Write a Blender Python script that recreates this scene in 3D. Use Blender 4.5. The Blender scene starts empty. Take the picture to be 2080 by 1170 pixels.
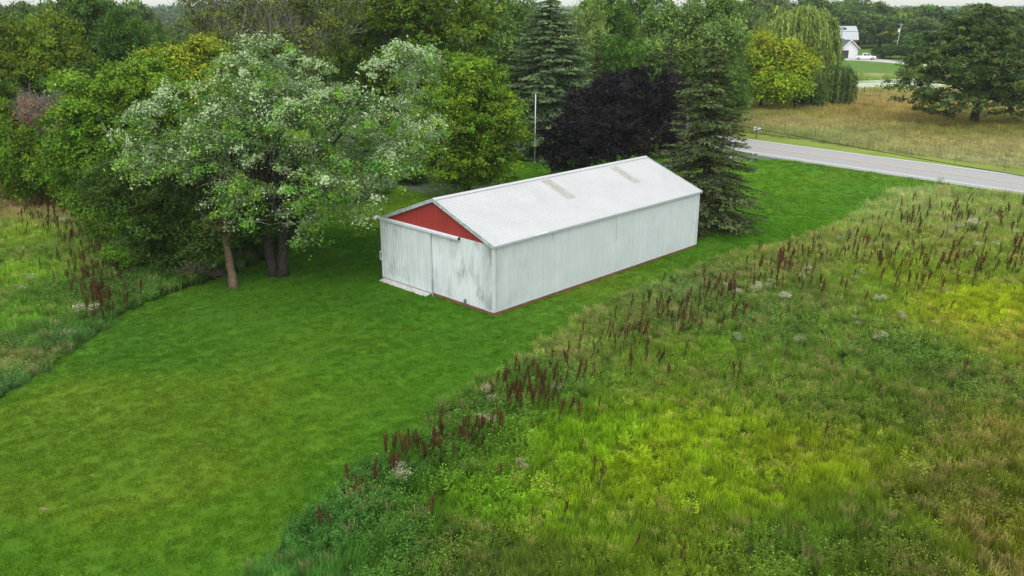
import bpy, math, random
import numpy as np
from mathutils import Vector, Matrix

# ------------------------------------------------------------------ camera, sky, sun, exposure
SC = bpy.context.scene
COL = SC.collection
F_PX, PITCH, ROLL, CAM_H = 1747.4, 0.31652, 0.0, 14.36
cam_d = bpy.data.cameras.new('camera'); cam = bpy.data.objects.new('camera', cam_d); COL.objects.link(cam)
cam_d.sensor_width = 36.0; cam_d.lens = F_PX/2080*36
cam_d.clip_start = 0.1; cam_d.clip_end = 40000
cam.location = (0, 0, CAM_H)
cam.rotation_euler = (math.radians(90)-PITCH, 0, 0)
SC.camera = cam
SUN_EL, SUN_AZ = math.radians(60), math.radians(186)      # azimuth clockwise from +Y
w = bpy.data.worlds.new("World"); SC.world = w; w.use_nodes = True
wn = w.node_tree.nodes; wl = w.node_tree.links; wn.clear()
sky = wn.new('ShaderNodeTexSky'); sky.sky_type = 'NISHITA'; sky.sun_disc = False
sky.sun_elevation = SUN_EL; sky.sun_rotation = SUN_AZ
sky.dust_density = 1.0; sky.ozone_density = 3.0; sky.air_density = 2.0
hs = wn.new('ShaderNodeHueSaturation'); hs.inputs['Saturation'].default_value = 0.30
bg = wn.new('ShaderNodeBackground'); bg.inputs['Strength'].default_value = 0.15
wo = wn.new('ShaderNodeOutputWorld')
wl.new(sky.outputs[0], hs.inputs['Color']); wl.new(hs.outputs[0], bg.inputs['Color']); wl.new(bg.outputs[0], wo.inputs[0])
sd = bpy.data.lights.new('sun', 'SUN'); sd.energy = 1.1; sd.angle = math.radians(35); sd.color = (1, .97, .92)
so = bpy.data.objects.new('sun', sd); COL.objects.link(so)
sdir = Vector((math.sin(SUN_AZ)*math.cos(SUN_EL), math.cos(SUN_AZ)*math.cos(SUN_EL), math.sin(SUN_EL)))
so.rotation_euler = sdir.to_track_quat('Z', 'Y').to_euler(); so.location = (0, 0, 60)
SC.view_settings.view_transform = 'Standard'; SC.view_settings.look = 'None'
SC.view_settings.exposure = 0.72; SC.view_settings.gamma = 1.0
SC.render.engine = 'CYCLES'
SC.cycles.max_bounces = 6; SC.cycles.diffuse_bounces = 2; SC.cycles.glossy_bounces = 2
SC.cycles.transmission_bounces = 3; SC.cycles.transparent_max_bounces = 4; SC.cycles.volume_bounces = 1
SC.cycles.use_adaptive_sampling = False
SC.cycles.use_denoising = True

# ------------------------------------------------------------------ measuring helpers
SP, CP = math.sin(PITCH), math.cos(PITCH)
def gnd(px, py, z=0.0):
    """ground point that the survey photo shows at px,py"""
    c, s = math.cos(ROLL), math.sin(ROLL)
    R = np.array([c, s*SP, s*CP]); U = np.array([-s, c*SP, c*CP]); Fv = np.array([0, CP, -SP])
    d = Fv + R*(px-1040)/F_PX - U*(py-585)/F_PX
    t = (z-CAM_H)/d[2]
    return np.array([d[0]*t, d[1]*t, z])
def hgt(py, Y):
    k = (585-py)/F_PX
    return CAM_H + Y*(k*CP-SP)/(CP+k*SP)
def at(px, Y, z=0.0):
    dep = Y*CP-(z-CAM_H)*SP
    return np.array([(px-1040)/F_PX*dep, Y, z])
def lin(r, g, b):
    f = lambda c: (c/255/12.92) if c/255 <= .04045 else ((c/255+.055)/1.055)**2.4
    return np.array([f(r), f(g), f(b)])

# ------------------------------------------------------------------ mesh helpers
def link(o, parent=None):
    COL.objects.link(o)
    if parent is not None: o.parent = parent
    return o
def tag(o, label=None, cat=None, group=None, kind=None):
    if label: o['label'] = label
    if cat: o['category'] = cat
    if group: o['group'] = group
    if kind: o['kind'] = kind
    return o
def empty(name, loc, label, cat, group=None, rz=0, sc=None):
    o = bpy.data.objects.new(name, None); COL.objects.link(o); o.empty_display_size = .3
    o.location = loc; o.rotation_euler = (0, 0, rz)
    if sc is not None: o.scale = sc
    return tag(o, label, cat, group)
def np_mesh(name, V, Fc, mat=None, col=None, smooth=False, attrs=None):
    """V (n,3), Fc (m,k) constant polygon size"""
    V = np.asarray(V, dtype=np.float32); Fc = np.asarray(Fc, dtype=np.int32)
    me = bpy.data.meshes.new(name)
    me.vertices.add(len(V)); me.vertices.foreach_set('co', V.ravel())
    m, k = (Fc.shape if len(Fc) else (0, 4))
    if m:
        me.loops.add(m*k); me.loops.foreach_set('vertex_index', Fc.ravel())
        me.polygons.add(m); me.polygons.foreach_set('loop_start', np.arange(0, m*k, k, dtype=np.int32))
        me.polygons.foreach_set('loop_total', np.full(m, k, dtype=np.int32))
        if smooth: me.polygons.foreach_set('use_smooth', np.ones(m, dtype=bool))
    me.update(calc_edges=True)
    if col is not None:
        a = me.attributes.new('Col', 'FLOAT_COLOR', 'POINT')
        c = np.ones((len(V), 4), dtype=np.float32); c[:, :3] = col
        a.data.foreach_set('color', c.ravel())
    if mat: me.materials.append(mat)
    return me
class MB:
    """collects simple shapes and links them as one mesh object"""
    def __init__(s): s.v = []; s.f = []; s.mi = []
    def add(s, vs, fs, mi=0):
        o = len(s.v); s.v += [tuple(map(float, v)) for v in vs]; s.f += [tuple(i+o for i in f) for f in fs]; s.mi += [mi]*len(fs); return s
    def box(s, a, b, mi=0, M=None):
        x0, y0, z0 = a; x1, y1, z1 = b
        vs = [(x0,y0,z0),(x1,y0,z0),(x1,y1,z0),(x0,y1,z0),(x0,y0,z1),(x1,y0,z1),(x1,y1,z1),(x0,y1,z1)]
        if M is not None: vs = [M @ Vector(v) for v in vs]
        return s.add(vs, [(0,3,2,1),(4,5,6,7),(0,1,5,4),(1,2,6,5),(2,3,7,6),(3,0,4,7)], mi)
    def tube(s, pts, rad, n=6, mi=0, cap=True):
        pts = [Vector(p) for p in pts]; rings = []
        if not hasattr(rad, '__len__'): rad = [rad]*len(pts)
        up = Vector((0, 0, 1)); vs = []
        for i, p in enumerate(pts):
            t = (pts[min(i+1, len(pts)-1)]-pts[max(i-1, 0)]).normalized()
            a = t.cross(Vector((1, 0, 0)) if abs(t.x) < .8 else Vector((0, 1, 0))).normalized(); b = t.cross(a)
            for k in range(n):
                an = 2*math.pi*k/n; vs.append(p+(a*math.cos(an)+b*math.sin(an))*rad[i])
        fs = [(i*n+k, i*n+(k+1) % n, (i+1)*n+(k+1) % n, (i+1)*n+k) for i in range(len(pts)-1) for k in range(n)]
        if cap: fs += [tuple(range(n))[::-1], tuple((len(pts)-1)*n+k for k in range(n))]
        return s.add(vs, fs, mi)
    def prism(s, poly, y0, y1, mi=0, M=None):
        """poly in xz, extruded along y"""
        n = len(poly); vs = [(x, y0, z) for x, z in poly]+[(x, y1, z) for x, z in poly]
        if M is not None: vs = [M @ Vector(v) for v in vs]
        return s.add(vs, [tuple(range(n)), tuple(range(2*n-1, n-1, -1))]+[(i, n+i, n+(i+1) % n, (i+1) % n) for i in range(n)], mi)
    def build(s, name, mats, parent=None, smooth=False, bevel=0):
        me = bpy.data.meshes.new(name); me.from_pydata(s.v, [], s.f)
        for m in (mats if isinstance(mats, (list, tuple)) else [mats]): me.materials.append(m)
        me.polygons.foreach_set('material_index', s.mi)
        if smooth: me.polygons.foreach_set('use_smooth', [True]*len(s.f))
        me.update(); o = bpy.data.objects.new(name, me); link(o, parent)
        if bevel:
            b = o.modifiers.new('bevel', 'BEVEL'); b.width = bevel; b.segments = 2; b.limit_method = 'ANGLE'
        return o

# ------------------------------------------------------------------ materials
def newmat(name):
    m = bpy.data.materials.new(name); m.use_nodes = True; nt = m.node_tree; nt.nodes.clear()
    out = nt.nodes.new('ShaderNodeOutputMaterial'); return m, nt, nt.nodes, nt.links, out
def paint(name, rgb, rough=.6, var=.12, scale=3.0, metal=0, spec=.4, bump=0, bscale=20):
    m, nt, N, L, out = newmat(name)
    p = N.new('ShaderNodeBsdfPrincipled'); p.inputs['Roughness'].default_value = rough; p.inputs['Metallic'].default_value = metal
    p.inputs['Specular IOR Level'].default_value = spec
    tc = N.new('ShaderNodeTexCoord'); no = N.new('ShaderNodeTexNoise'); no.inputs['Scale'].default_value = scale; no.inputs['Detail'].default_value = 6
    L.new(tc.outputs['Object'], no.inputs['Vector'])
    mr = N.new('ShaderNodeMapRange'); mr.inputs[1].default_value = .3; mr.inputs[2].default_value = .7
    mr.inputs[3].default_value = 1-var; mr.inputs[4].default_value = 1+var; L.new(no.outputs[0], mr.inputs[0])
    mx = N.new('ShaderNodeVectorMath'); mx.operation = 'SCALE'; mx.inputs[0].default_value = tuple(rgb); L.new(mr.outputs[0], mx.inputs['Scale'])
    L.new(mx.outputs[0], p.inputs['Base Color'])
    if bump:
        n2 = N.new('ShaderNodeTexNoise'); n2.inputs['Scale'].default_value = bscale; n2.inputs['Detail'].default_value = 8
        L.new(tc.outputs['Object'], n2.inputs['Vector'])
        bp = N.new('ShaderNodeBump'); bp.inputs['Strength'].default_value = bump; bp.inputs['Distance'].default_value = .05
        L.new(n2.outputs[0], bp.inputs['Height']); L.new(bp.outputs[0], p.inputs['Normal'])
    L.new(p.outputs[0], out.inputs[0]); return m
def leafmat(name, source='OBJ', trans=.22, rough=.6, spec=.12, mult=1.0, pale=None):
    """vertex colour Col times the object's own tint (or the instancer's tint)"""
    m, nt, N, L, out = newmat(name)
    a = N.new('ShaderNodeAttribute'); a.attribute_name = 'Col'
    mul = N.new('ShaderNodeMix'); mul.data_type = 'RGBA'; mul.blend_type = 'MULTIPLY'; mul.inputs[0].default_value = 1
    L.new(a.outputs['Color'], mul.inputs[6])
    if source == 'OBJ':
        oi = N.new('ShaderNodeObjectInfo'); L.new(oi.outputs['Color'], mul.inputs[7])
    else:
        b = N.new('ShaderNodeAttribute'); b.attribute_name = 'tint'; b.attribute_type = 'INSTANCER'; L.new(b.outputs['Color'], mul.inputs[7])
    p = N.new('ShaderNodeBsdfPrincipled'); p.inputs['Roughness'].default_value = rough; p.inputs['Specular IOR Level'].default_value = spec
    t = N.new('ShaderNodeBsdfTranslucent'); s = N.new('ShaderNodeMixShader'); s.inputs[0].default_value = trans
    colout = mul.outputs[2]
    if pale is not None:                       # the silvery underside of the leaf
        g = N.new('ShaderNodeNewGeometry'); m2 = N.new('ShaderNodeMix'); m2.data_type = 'RGBA'
        pm = N.new('ShaderNodeMix'); pm.data_type = 'RGBA'; pm.inputs[0].default_value = .8; sc_ = N.new('ShaderNodeVectorMath'); sc_.operation = 'SCALE'; sc_.inputs['Scale'].default_value = 2.0; L.new(colout, sc_.inputs[0]); L.new(sc_.outputs[0], pm.inputs[6]); pm.inputs[7].default_value = (*pale, 1); L.new(pm.outputs[2], m2.inputs[7]); L.new(g.outputs['Backfacing'], m2.inputs[0]); L.new(colout, m2.inputs[6]); colout = m2.outputs[2]
    L.new(colout, p.inputs['Base Color']); L.new(colout, t.inputs['Color'])
    L.new(p.outputs[0], s.inputs[1]); L.new(t.outputs[0], s.inputs[2]); L.new(s.outputs[0], out.inputs[0]); return m
def groundmat(name, fine=9.0, var=.35, bump=.5, speck=None, bands=0, big=None):
    m, nt, N, L, out = newmat(name)
    a = N.new('ShaderNodeAttribute'); a.attribute_name = 'Col'
    g = N.new('ShaderNodeNewGeometry')
    n1 = N.new('ShaderNodeTexNoise'); n1.inputs['Scale'].default_value = fine; n1.inputs['Detail'].default_value = 8; n1.inputs['Roughness'].default_value = .7
    n2 = N.new('ShaderNodeTexNoise'); n2.inputs['Scale'].default_value = .35; n2.inputs['Detail'].default_value = 7; n2.inputs['Roughness'].default_value = .62
    L.new(g.outputs['Position'], n1.inputs[0]); L.new(g.outputs['Position'], n2.inputs[0])
    def mr(src, lo, hi, f=.3, t=.7):
        r = N.new('ShaderNodeMapRange'); r.inputs[1].default_value = f; r.inputs[2].default_value = t; r.inputs[3].default_value = lo; r.inputs[4].default_value = hi
        L.new(src, r.inputs[0]); return r.outputs[0]
    m1 = mr(n1.outputs[0], 1-var, 1+var); big = var*.55 if big is None else big; m2 = mr(n2.outputs[0], 1-big, 1+big)
    mm = N.new('ShaderNodeMath'); mm.operation = 'MULTIPLY'; L.new(m1, mm.inputs[0]); L.new(m2, mm.inputs[1]); fac = mm.outputs[0]
    if bands:                                  # mowing passes, parallel to the road
        vm = N.new('ShaderNodeVectorMath'); vm.operation = 'DOT_PRODUCT'; vm.inputs[1].default_value = (.764, .645, 0); L.new(g.outputs['Position'], vm.inputs[0])
        w1 = N.new('ShaderNodeTexNoise'); w1.noise_dimensions = '1D'; w1.inputs['Scale'].default_value = 1.1; w1.inputs['Detail'].default_value = 2; L.new(vm.outputs['Value'], w1.inputs['W'])
        m3 = mr(w1.outputs[0], 1-bands, 1+bands, .35, .65); q = N.new('ShaderNodeMath'); q.operation = 'MULTIPLY'; L.new(fac, q.inputs[0]); L.new(m3, q.inputs[1]); fac = q.outputs[0]
    sc = N.new('ShaderNodeVectorMath'); sc.operation = 'SCALE'; L.new(a.outputs['Color'], sc.inputs[0]); L.new(fac, sc.inputs['Scale'])
    p = N.new('ShaderNodeBsdfPrincipled'); p.inputs['Roughness'].default_value = .9; p.inputs['Specular IOR Level'].default_value = .1
    L.new(sc.outputs[0], p.inputs['Base Color'])
    b = N.new('ShaderNodeBump'); b.inputs['Strength'].default_value = bump; b.inputs['Distance'].default_value = .08; L.new(n1.outputs[0], b.inputs['Height']); L.new(b.outputs[0], p.inputs['Normal'])
    L.new(p.outputs[0], out.inputs[0]); return m
def asphalt(name, rgb):
    m, nt, N, L, out = newmat(name)
    g = N.new('ShaderNodeNewGeometry')
    n1 = N.new('ShaderNodeTexNoise'); n1.inputs['Scale'].default_value = 6; n1.inputs['Detail'].default_value = 10; n1.inputs['Roughness'].default_value = .75
    vm = N.new('ShaderNodeVectorMath'); vm.operation = 'DOT_PRODUCT'; vm.inputs[1].default_value = (.764, .645, 0)
    L.new(g.outputs['Position'], vm.inputs[0]); L.new(g.outputs['Position'], n1.inputs[0])
    w1 = N.new('ShaderNodeTexNoise'); w1.noise_dimensions = '1D'; w1.inputs['Scale'].default_value = .8; L.new(vm.outputs['Value'], w1.inputs['W'])
    ad = N.new('ShaderNodeMath'); ad.operation = 'ADD'; L.new(n1.outputs[0], ad.inputs[0]); L.new(w1.outputs[0], ad.inputs[1])
    r = N.new('ShaderNodeMapRange'); r.inputs[1].default_value = .7; r.inputs[2].default_value = 1.3; r.inputs[3].default_value = .85; r.inputs[4].default_value = 1.15; L.new(ad.outputs[0], r.inputs[0])
    s = N.new('ShaderNodeVectorMath'); s.operation = 'SCALE'; s.inputs[0].default_value = rgb; L.new(r.outputs[0], s.inputs['Scale'])
    p = N.new('ShaderNodeBsdfPrincipled'); p.inputs['Roughness'].default_value = .85; L.new(s.outputs[0], p.inputs['Base Color']); L.new(p.outputs[0], out.inputs[0]); return m
def metalwall(name, rgb, stain=0.0, streak=.1, corner=None, rough=.45):
    """painted ribbed steel with weather streaks and mildew stains (object coordinates)"""
    m, nt, N, L, out = newmat(name)
    tc = N.new('ShaderNodeTexCoord')
    def noise(scale, sx=1, sy=1, sz=1, det=6):
        mp = N.new('ShaderNodeMapping'); mp.inputs['Scale'].default_value = (sx, sy, sz); L.new(tc.outputs['Object'], mp.inputs[0])
        n = N.new('ShaderNodeTexNoise'); n.inputs['Scale'].default_value = scale; n.inputs['Detail'].default_value = det; L.new(mp.outputs[0], n.inputs[0]); return n.outputs[0]
    def mr(src, f, t, lo, hi):
        r = N.new('ShaderNodeMapRange'); r.inputs[1].default_value = f; r.inputs[2].default_value = t; r.inputs[3].default_value = lo; r.inputs[4].default_value = hi; L.new(src, r.inputs[0]); return r.outputs[0]
    st = mr(noise(4, 1, 1, .06), .3, .7, 1-streak, 1+streak*.6)
    bl = mr(noise(.7, 1, 1, 1), .3, .7, .95, 1.04)
    mm = N.new('ShaderNodeMath'); mm.operation = 'MULTIPLY'; L.new(st, mm.inputs[0]); L.new(bl, mm.inputs[1])
    sc = N.new('ShaderNodeVectorMath'); sc.operation = 'SCALE'; sc.inputs[0].default_value = rgb; L.new(mm.outputs[0], sc.inputs['Scale'])
    col = sc.outputs[0]
    if stain:
        sep = N.new('ShaderNodeSeparateXYZ'); L.new(tc.outputs['Object'], sep.inputs[0])
        patch = mr(noise(1.5, 1, 1, .55, 8), .49, .68, 0, 1)
        fine = mr(noise(9, 1, 1, .4, 8), .35, .65, .2, 1)
        a = N.new('ShaderNodeMath'); a.operation = 'MULTIPLY'; L.new(patch, a.inputs[0]); L.new(fine, a.inputs[1]); k = a.outputs[0]
        if corner:                             # mildew gathers by the near corner
            ax, c0, c1 = corner
            w_ = mr(sep.outputs[ax], c0, c1, 1.0, .12)
            b = N.new('ShaderNodeMath'); b.operation = 'MULTIPLY'; L.new(k, b.inputs[0]); L.new(w_, b.inputs[1]); k = b.outputs[0]
            e = mr(sep.outputs[ax], c0, c0+(c1-c0)*.16, 1.0, 0)
            e2 = N.new('ShaderNodeMath'); e2.operation = 'MULTIPLY'; L.new(e, e2.inputs[0]); L.new(mr(noise(2.2, 1, 1, .5), .3, .6, .1, 1), e2.inputs[1])
            mxx = N.new('ShaderNodeMath'); mxx.operation = 'MAXIMUM'; L.new(k, mxx.inputs[0]); L.new(e2.outputs[0], mxx.inputs[1]); k = mxx.outputs[0]
        c = N.new('ShaderNodeMath'); c.operation = 'MULTIPLY'; c.inputs[1].default_value = stain; c.use_clamp = True; L.new(k, c.inputs[0])
        mx = N.new('ShaderNodeMix'); mx.data_type = 'RGBA'; mx.inputs[7].default_value = (.13, .16, .15, 1); L.new(c.outputs[0], mx.inputs[0]); L.new(col, mx.inputs[6]); col = mx.outputs[2]
    p = N.new('ShaderNodeBsdfPrincipled'); p.inputs['Roughness'].default_value = rough; p.inputs['Specular IOR Level'].default_value = .35
    L.new(col, p.inputs['Base Color']); L.new(p.outputs[0], out.inputs[0]); return m

M = {}
M['leaf'] = leafmat('leaf'); M['silver_leaf'] = leafmat('silver_leaf', pale=(.43, .49, .32), trans=.22)
M['needle'] = leafmat('needle', trans=.1, rough=.7)
M['tuft'] = leafmat('tuft', 'INST', trans=.35)
M['bark'] = paint('bark', (.052, .044, .035), .95, .5, 9, spec=.1, bump=1.0, bscale=12)
M['tanbark'] = paint('tanbark', (.17, .12, .075), .95, .4, 7, spec=.1, bump=1.0)
M['deadwood'] = paint('deadwood', (.17, .15, .135), .9, .2, 6)
M['white'] = paint('white_paint', (.74, .75, .74), .5, .06)
M['trim'] = paint('white_trim', (.60, .63, .64), .45, .08, 4)
M['rake'] = paint('weathered_trim', (.36, .41, .39), .7, .3, 5)
M['skirt'] = paint('red_board', (.20, .08, .05), .85, .3, 4)
M['red'] = metalwall('red_steel', (.33, .04, .033), streak=.12, rough=.5)
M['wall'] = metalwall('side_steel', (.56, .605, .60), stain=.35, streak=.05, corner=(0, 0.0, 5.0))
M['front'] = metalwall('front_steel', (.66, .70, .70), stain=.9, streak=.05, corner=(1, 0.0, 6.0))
M['roof'] = metalwall('roof_steel', (.50, .495, .485), streak=.04, rough=.35)
M['skylight'] = paint('fibreglass', (.38, .365, .31), .5, .25, 3)
M['dark'] = paint('dark', (.03, .03, .035), .6)
M['grey'] = paint('grey_metal', (.35, .36, .36), .5)
M['wood'] = paint('grey_wood', (.16, .13, .10), .9, .3, 6)
M['concrete'] = paint('slab', (.50, .49, .46), .8, .2, 5)
M['asphalt'] = asphalt('asphalt', (.325, .315, .295)); M['drive'] = asphalt('drive_asphalt', (.13, .13, .14))
M['gravel'] = asphalt('gravel', (.46, .43, .39))
M['roadwhite'] = paint('road_white', (.72, .72, .70), .7, .12, 8)
M['roadyellow'] = paint('road_yellow', (.56, .42, .27), .7, .2, 6)
M['glass'] = paint('dark_glass', (.02, .025, .03), .1, spec=.8)
M['tyre'] = paint('rubber', (.02, .02, .02), .8); M['rim'] = paint('rim', (.45, .45, .46), .3, metal=.8)
M['carwhite'] = paint('car_white', (.80, .81, .82), .25, .02, spec=.6)
M['shingle'] = paint('shingle', (.085, .09, .10), .9, .25, 8)
M['barnred'] = paint('barn_red', (.20, .05, .045), .8, .25)
M['siding'] = paint('siding', (.76, .77, .76), .6, .05)
M['ground'] = groundmat('meadow_soil', 5, .35, .6); M['lawn'] = groundmat('lawn_turf', 26, .34, .5, bands=.07, big=.12)
M['pasture'] = groundmat('pasture_turf', 3, .3, .6)
M['brushpile'] = paint('dead_sticks', (.11, .085, .065), .95, .3)
M['dirt'] = paint('bare_dirt', (.24, .15, .075), .95, .25, 12, bump=.6)

# ------------------------------------------------------------------ colour fields measured on the photograph's ground
# px, py, colour seen (sRGB), plant height m, share of broad leaves, share of dry stalks
FIELD = [
 (1300,950,(116,142,16),.30,.05,.0),(1400,870,(122,146,22),.28,.03,.0),(1500,1000,(112,136,22),.3,.05,.02),(1150,1050,(104,134,22),.32,.1,.02),
 (980,1030,(90,128,25),.34,.15,.0),(1200,880,(104,138,22),.3,.08,.0),(1640,930,(118,132,22),.3,.05,.0),(1740,910,(108,126,26),.3,.05,.05),
 (1950,630,(134,146,22),.26,.03,.0),(2040,610,(138,150,24),.26,.03,.0),(1850,560,(112,132,34),.35,.1,.1),(2000,560,(104,126,44),.4,.2,.1),(2060,700,(118,124,44),.45,.1,.35),
 (1900,1000,(82,92,32),.55,.15,.2),(1750,1080,(72,94,30),.55,.3,.1),(1600,1120,(74,100,34),.5,.4,.1),(2050,1100,(94,98,30),.6,.1,.3),(2040,900,(100,104,38),.6,.1,.3),
 (1700,840,(78,104,34),.45,.35,.15),(1850,850,(74,92,34),.55,.35,.1),(1950,780,(78,100,40),.5,.3,.15),(1850,720,(76,108,42),.45,.5,.05),(1650,760,(84,108,40),.45,.3,.15),(1480,790,(92,116,42),.42,.2,.3),
 (1560,680,(78,106,42),.45,.4,.05),(1400,720,(90,120,30),.4,.3,.05),(1280,740,(88,116,40),.42,.3,.1),(1320,660,(82,106,44),.5,.3,.2),(1180,700,(104,120,58),.45,.15,.3),
 (1120,790,(70,102,42),.5,.5,.1),(1000,840,(64,98,34),.6,.6,.1),(900,920,(60,94,32),.65,.7,.1),(780,990,(56,92,36),.65,.7,.05),(700,1080,(54,92,38),.6,.6,.0),
 (600,1130,(66,108,48),.5,.2,.0),(540,1160,(70,112,52),.5,.1,.0),(820,1120,(56,90,34),.6,.7,.05),(960,1140,(78,98,38),.5,.4,.2),(1100,1150,(84,104,36),.45,.3,.1),(1350,1140,(90,112,30),.4,.25,.1),
 (1380,590,(88,116,60),.5,.3,.3),(1480,570,(92,112,54),.5,.2,.3),(1600,540,(98,114,52),.5,.2,.3),(1520,620,(82,108,46),.5,.4,.1),(1640,600,(88,108,48),.5,.4,.15),(1770,600,(92,118,40),.4,.3,.1),
 (1720,500,(112,126,66),.55,.1,.3),(1800,440,(118,138,78),.6,.1,.3),(1880,410,(124,142,90),.65,.1,.3),(1980,420,(108,130,64),.6,.2,.2),(2060,430,(110,126,62),.6,.2,.2),(1900,490,(108,122,54),.55,.2,.25),(2030,500,(104,120,52),.55,.2,.25),
 (50,480,(112,142,38),.35,.1,.1),(60,560,(104,136,40),.35,.15,.1),(60,650,(88,122,40),.4,.2,.1),(110,420,(116,114,70),.6,.2,.5),(40,400,(112,108,66),.6,.2,.5),(170,500,(78,104,40),.6,.4,.2),(160,600,(70,104,38),.6,.6,.1),
 (150,440,(128,128,84),.6,.1,.5),(230,480,(98,120,64),.5,.3,.3),(250,580,(56,92,36),.7,.7,.1),(330,540,(52,88,34),.6,.7,.1),(420,560,(56,86,34),.5,.5,.2),(100,700,(66,100,48),.5,.4,.1),(30,740,(106,118,60),.4,.1,.4),(40,790,(66,104,58),.5,.1,.0),(150,690,(62,98,50),.55,.2,.0),
 (560,510,(40,74,26),.5,.6,.2)]
LAWN = [
 (60,1100,(72,114,28)),(200,960,(62,108,28)),(80,880,(62,108,32)),(300,1080,(84,120,30)),(450,960,(80,116,26)),(600,900,(78,114,26)),(500,1040,(72,112,26)),(420,1130,(68,110,28)),
 (700,980,(54,104,26)),(800,880,(58,108,26)),(700,830,(76,114,28)),(500,820,(72,112,26)),(300,780,(66,108,30)),(150,800,(76,114,34)),(250,700,(60,104,36)),(400,640,(62,102,34)),(500,700,(66,106,28)),
 (640,690,(70,106,28)),(760,700,(56,104,24)),(900,740,(58,110,26)),(950,660,(54,108,26)),(850,640,(52,106,24)),(1080,690,(66,112,36)),(1150,620,(78,118,44)),(1250,570,(76,118,34)),(1400,520,(56,108,26)),
 (650,620,(52,96,24)),(520,570,(50,92,26)),(1560,470,(58,110,22)),(1560,420,(78,128,28)),(1650,400,(82,130,34)),(1560,350,(80,130,30)),(1700,350,(62,108,34)),(1500,325,(72,122,30)),(1780,390,(78,122,36)),(1850,370,(74,114,40)),
 (1050,330,(72,118,24)),(700,500,(44,90,22)),(1720,140,(86,132,42)),(1850,135,(84,130,42)),(1760,110,(74,116,40)),(1600,215,(92,130,34)),(1540,220,(60,100,30))]
PAST = [
 (1500,245,(112,132,56)),(1560,250,(172,152,104)),(1640,255,(158,150,92)),(1600,275,(122,136,70)),(1700,275,(136,144,84)),(1800,300,(138,140,80)),(1900,320,(150,148,92)),(2020,330,(148,150,96)),(2060,300,(160,152,98)),
 (1900,290,(160,150,92)),(1750,240,(150,140,76)),(1800,215,(160,142,82)),(1780,200,(166,146,90)),(1700,225,(150,136,70)),(1850,240,(148,134,72)),(1950,270,(110,112,44)),(1740,190,(122,136,62)),(1820,190,(158,150,90)),
 (1780,160,(104,136,54)),(1780,152,(170,146,92)),(1850,155,(164,150,96)),(1800,163,(112,134,58)),(1490,270,(124,140,60)),(2060,260,(120,120,50)),(1600,230,(128,132,56))]
GAIN = 0.78                                   # seen colour -> base colour under this light
def field(ctrl, X, Y, rad=1.0, nv=3):
    C = []
    for c in ctrl:
        g = gnd(c[0], c[1]); C.append([g[0], g[1], *(lin(*c[2])*GAIN), *(c[3:] if len(c) > 3 else ())])
    C = np.array(C); nval = C.shape[1]-2
    num = np.zeros((len(X), nval)); den = np.zeros(len(X))
    for r in C:
        dist = np.hypot(r[0], r[1])
        d2 = (X-r[0])**2+(Y-r[1])**2
        s2 = (rad*.04*dist)**2
        wgt = 1/(d2+s2)**1.6*(s2**.6)
        num += wgt[:, None]*r[2:]; den += wgt
    return num/den[:, None]
def vnoise(X, Y, s, seed=0):
    """cheap smooth value noise"""
    rng = np.random.default_rng(seed); T = rng.random((256, 256))
    x = X/s; y = Y/s; xi = np.floor(x).astype(int); yi = np.floor(y).astype(int); fx = x-xi; fy = y-yi
    fx = fx*fx*(3-2*fx); fy = fy*fy*(3-2*fy); g = lambda a, b: T[a % 256, b % 256]
    return (g(xi, yi)*(1-fx)+g(xi+1, yi)*fx)*(1-fy)+(g(xi, yi+1)*(1-fx)+g(xi+1, yi+1)*fx)*fy
def fbm(X, Y, s, seed=0, o=4):
    v = 0; a = 1; t = 0
    for i in range(o): v = v+a*vnoise(X, Y, s/2**i, seed+i); t += a; a *= .55
    return v/t
def inpoly(X, Y, P):
    P = np.asarray(P); c = np.zeros(len(X), bool); j = len(P)-1
    for i in range(len(P)):
        xi, yi = P[i][:2]; xj, yj = P[j][:2]
        with np.errstate(divide='ignore', invalid='ignore'):
            k = ((yi > Y) != (yj > Y)) & (X < (xj-xi)*(Y-yi)/(yj-yi+1e-12)+xi)
        c ^= k; j = i
    return c
def G(*pp): return np.array([gnd(x, y)[:2] for x, y in pp])

# road axis
RD = np.array([.645, -.764]); RN = np.array([.764, .645]); RD = RD/np.linalg.norm(RD); RN = RN/np.linalg.norm(RN)
_w = [gnd(1483, 304)[:2], gnd(2078, 390.6)[:2]]; _f = [gnd(1474, 279)[:2], gnd(2078, 357.7)[:2]]
r_near = np.mean([p @ RN for p in _w]); r_far = np.mean([p @ RN for p in _f]); r_mid = (r_near+r_far)/2
def road_pt(s, n, z=0): p = RD*s+RN*n; return (p[0], p[1], z)

# yard outline: everything mown on the near side of the road
LAWN_L = [(-60,850),(0,812),(60,772),(130,727),(200,682),(250,642),(310,608),(370,590),(430,570),(500,545),(560,522),(600,500),(600,440),(640,405),(700,380),(760,362)]
LAWN_R = [(490,1175),(560,1120),(640,1050),(690,1010),(740,960),(800,915),(860,880),(890,835),(960,785),(1010,760),(1060,735),(1110,690),(1190,640),(1280,600),(1340,580),(1400,555),(1450,530),(1560,505),(1640,488),(1700,458),(1750,430),(1800,402),(1860,385),(1960,388),(2080,401)]
def sm(pts, n=6, amp=.35, seed=3):
    P = G(*pts); out = []
    for a, b in zip(P[:-1], P[1:]):
        for t in range(n): out.append(a+(b-a)*t/n)
    out.append(P[-1]); out = np.array(out); r = fbm(out[:, 0]*3, out[:, 1]*3, 3, seed)-.5; r2 = fbm(out[:, 0]*3+70, out[:, 1]*3, 3, seed+9)-.5
    out[:, 0] += r*amp*2; out[:, 1] += r2*amp*2; return out
EL = sm(LAWN_L); ER = sm(LAWN_R)
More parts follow.
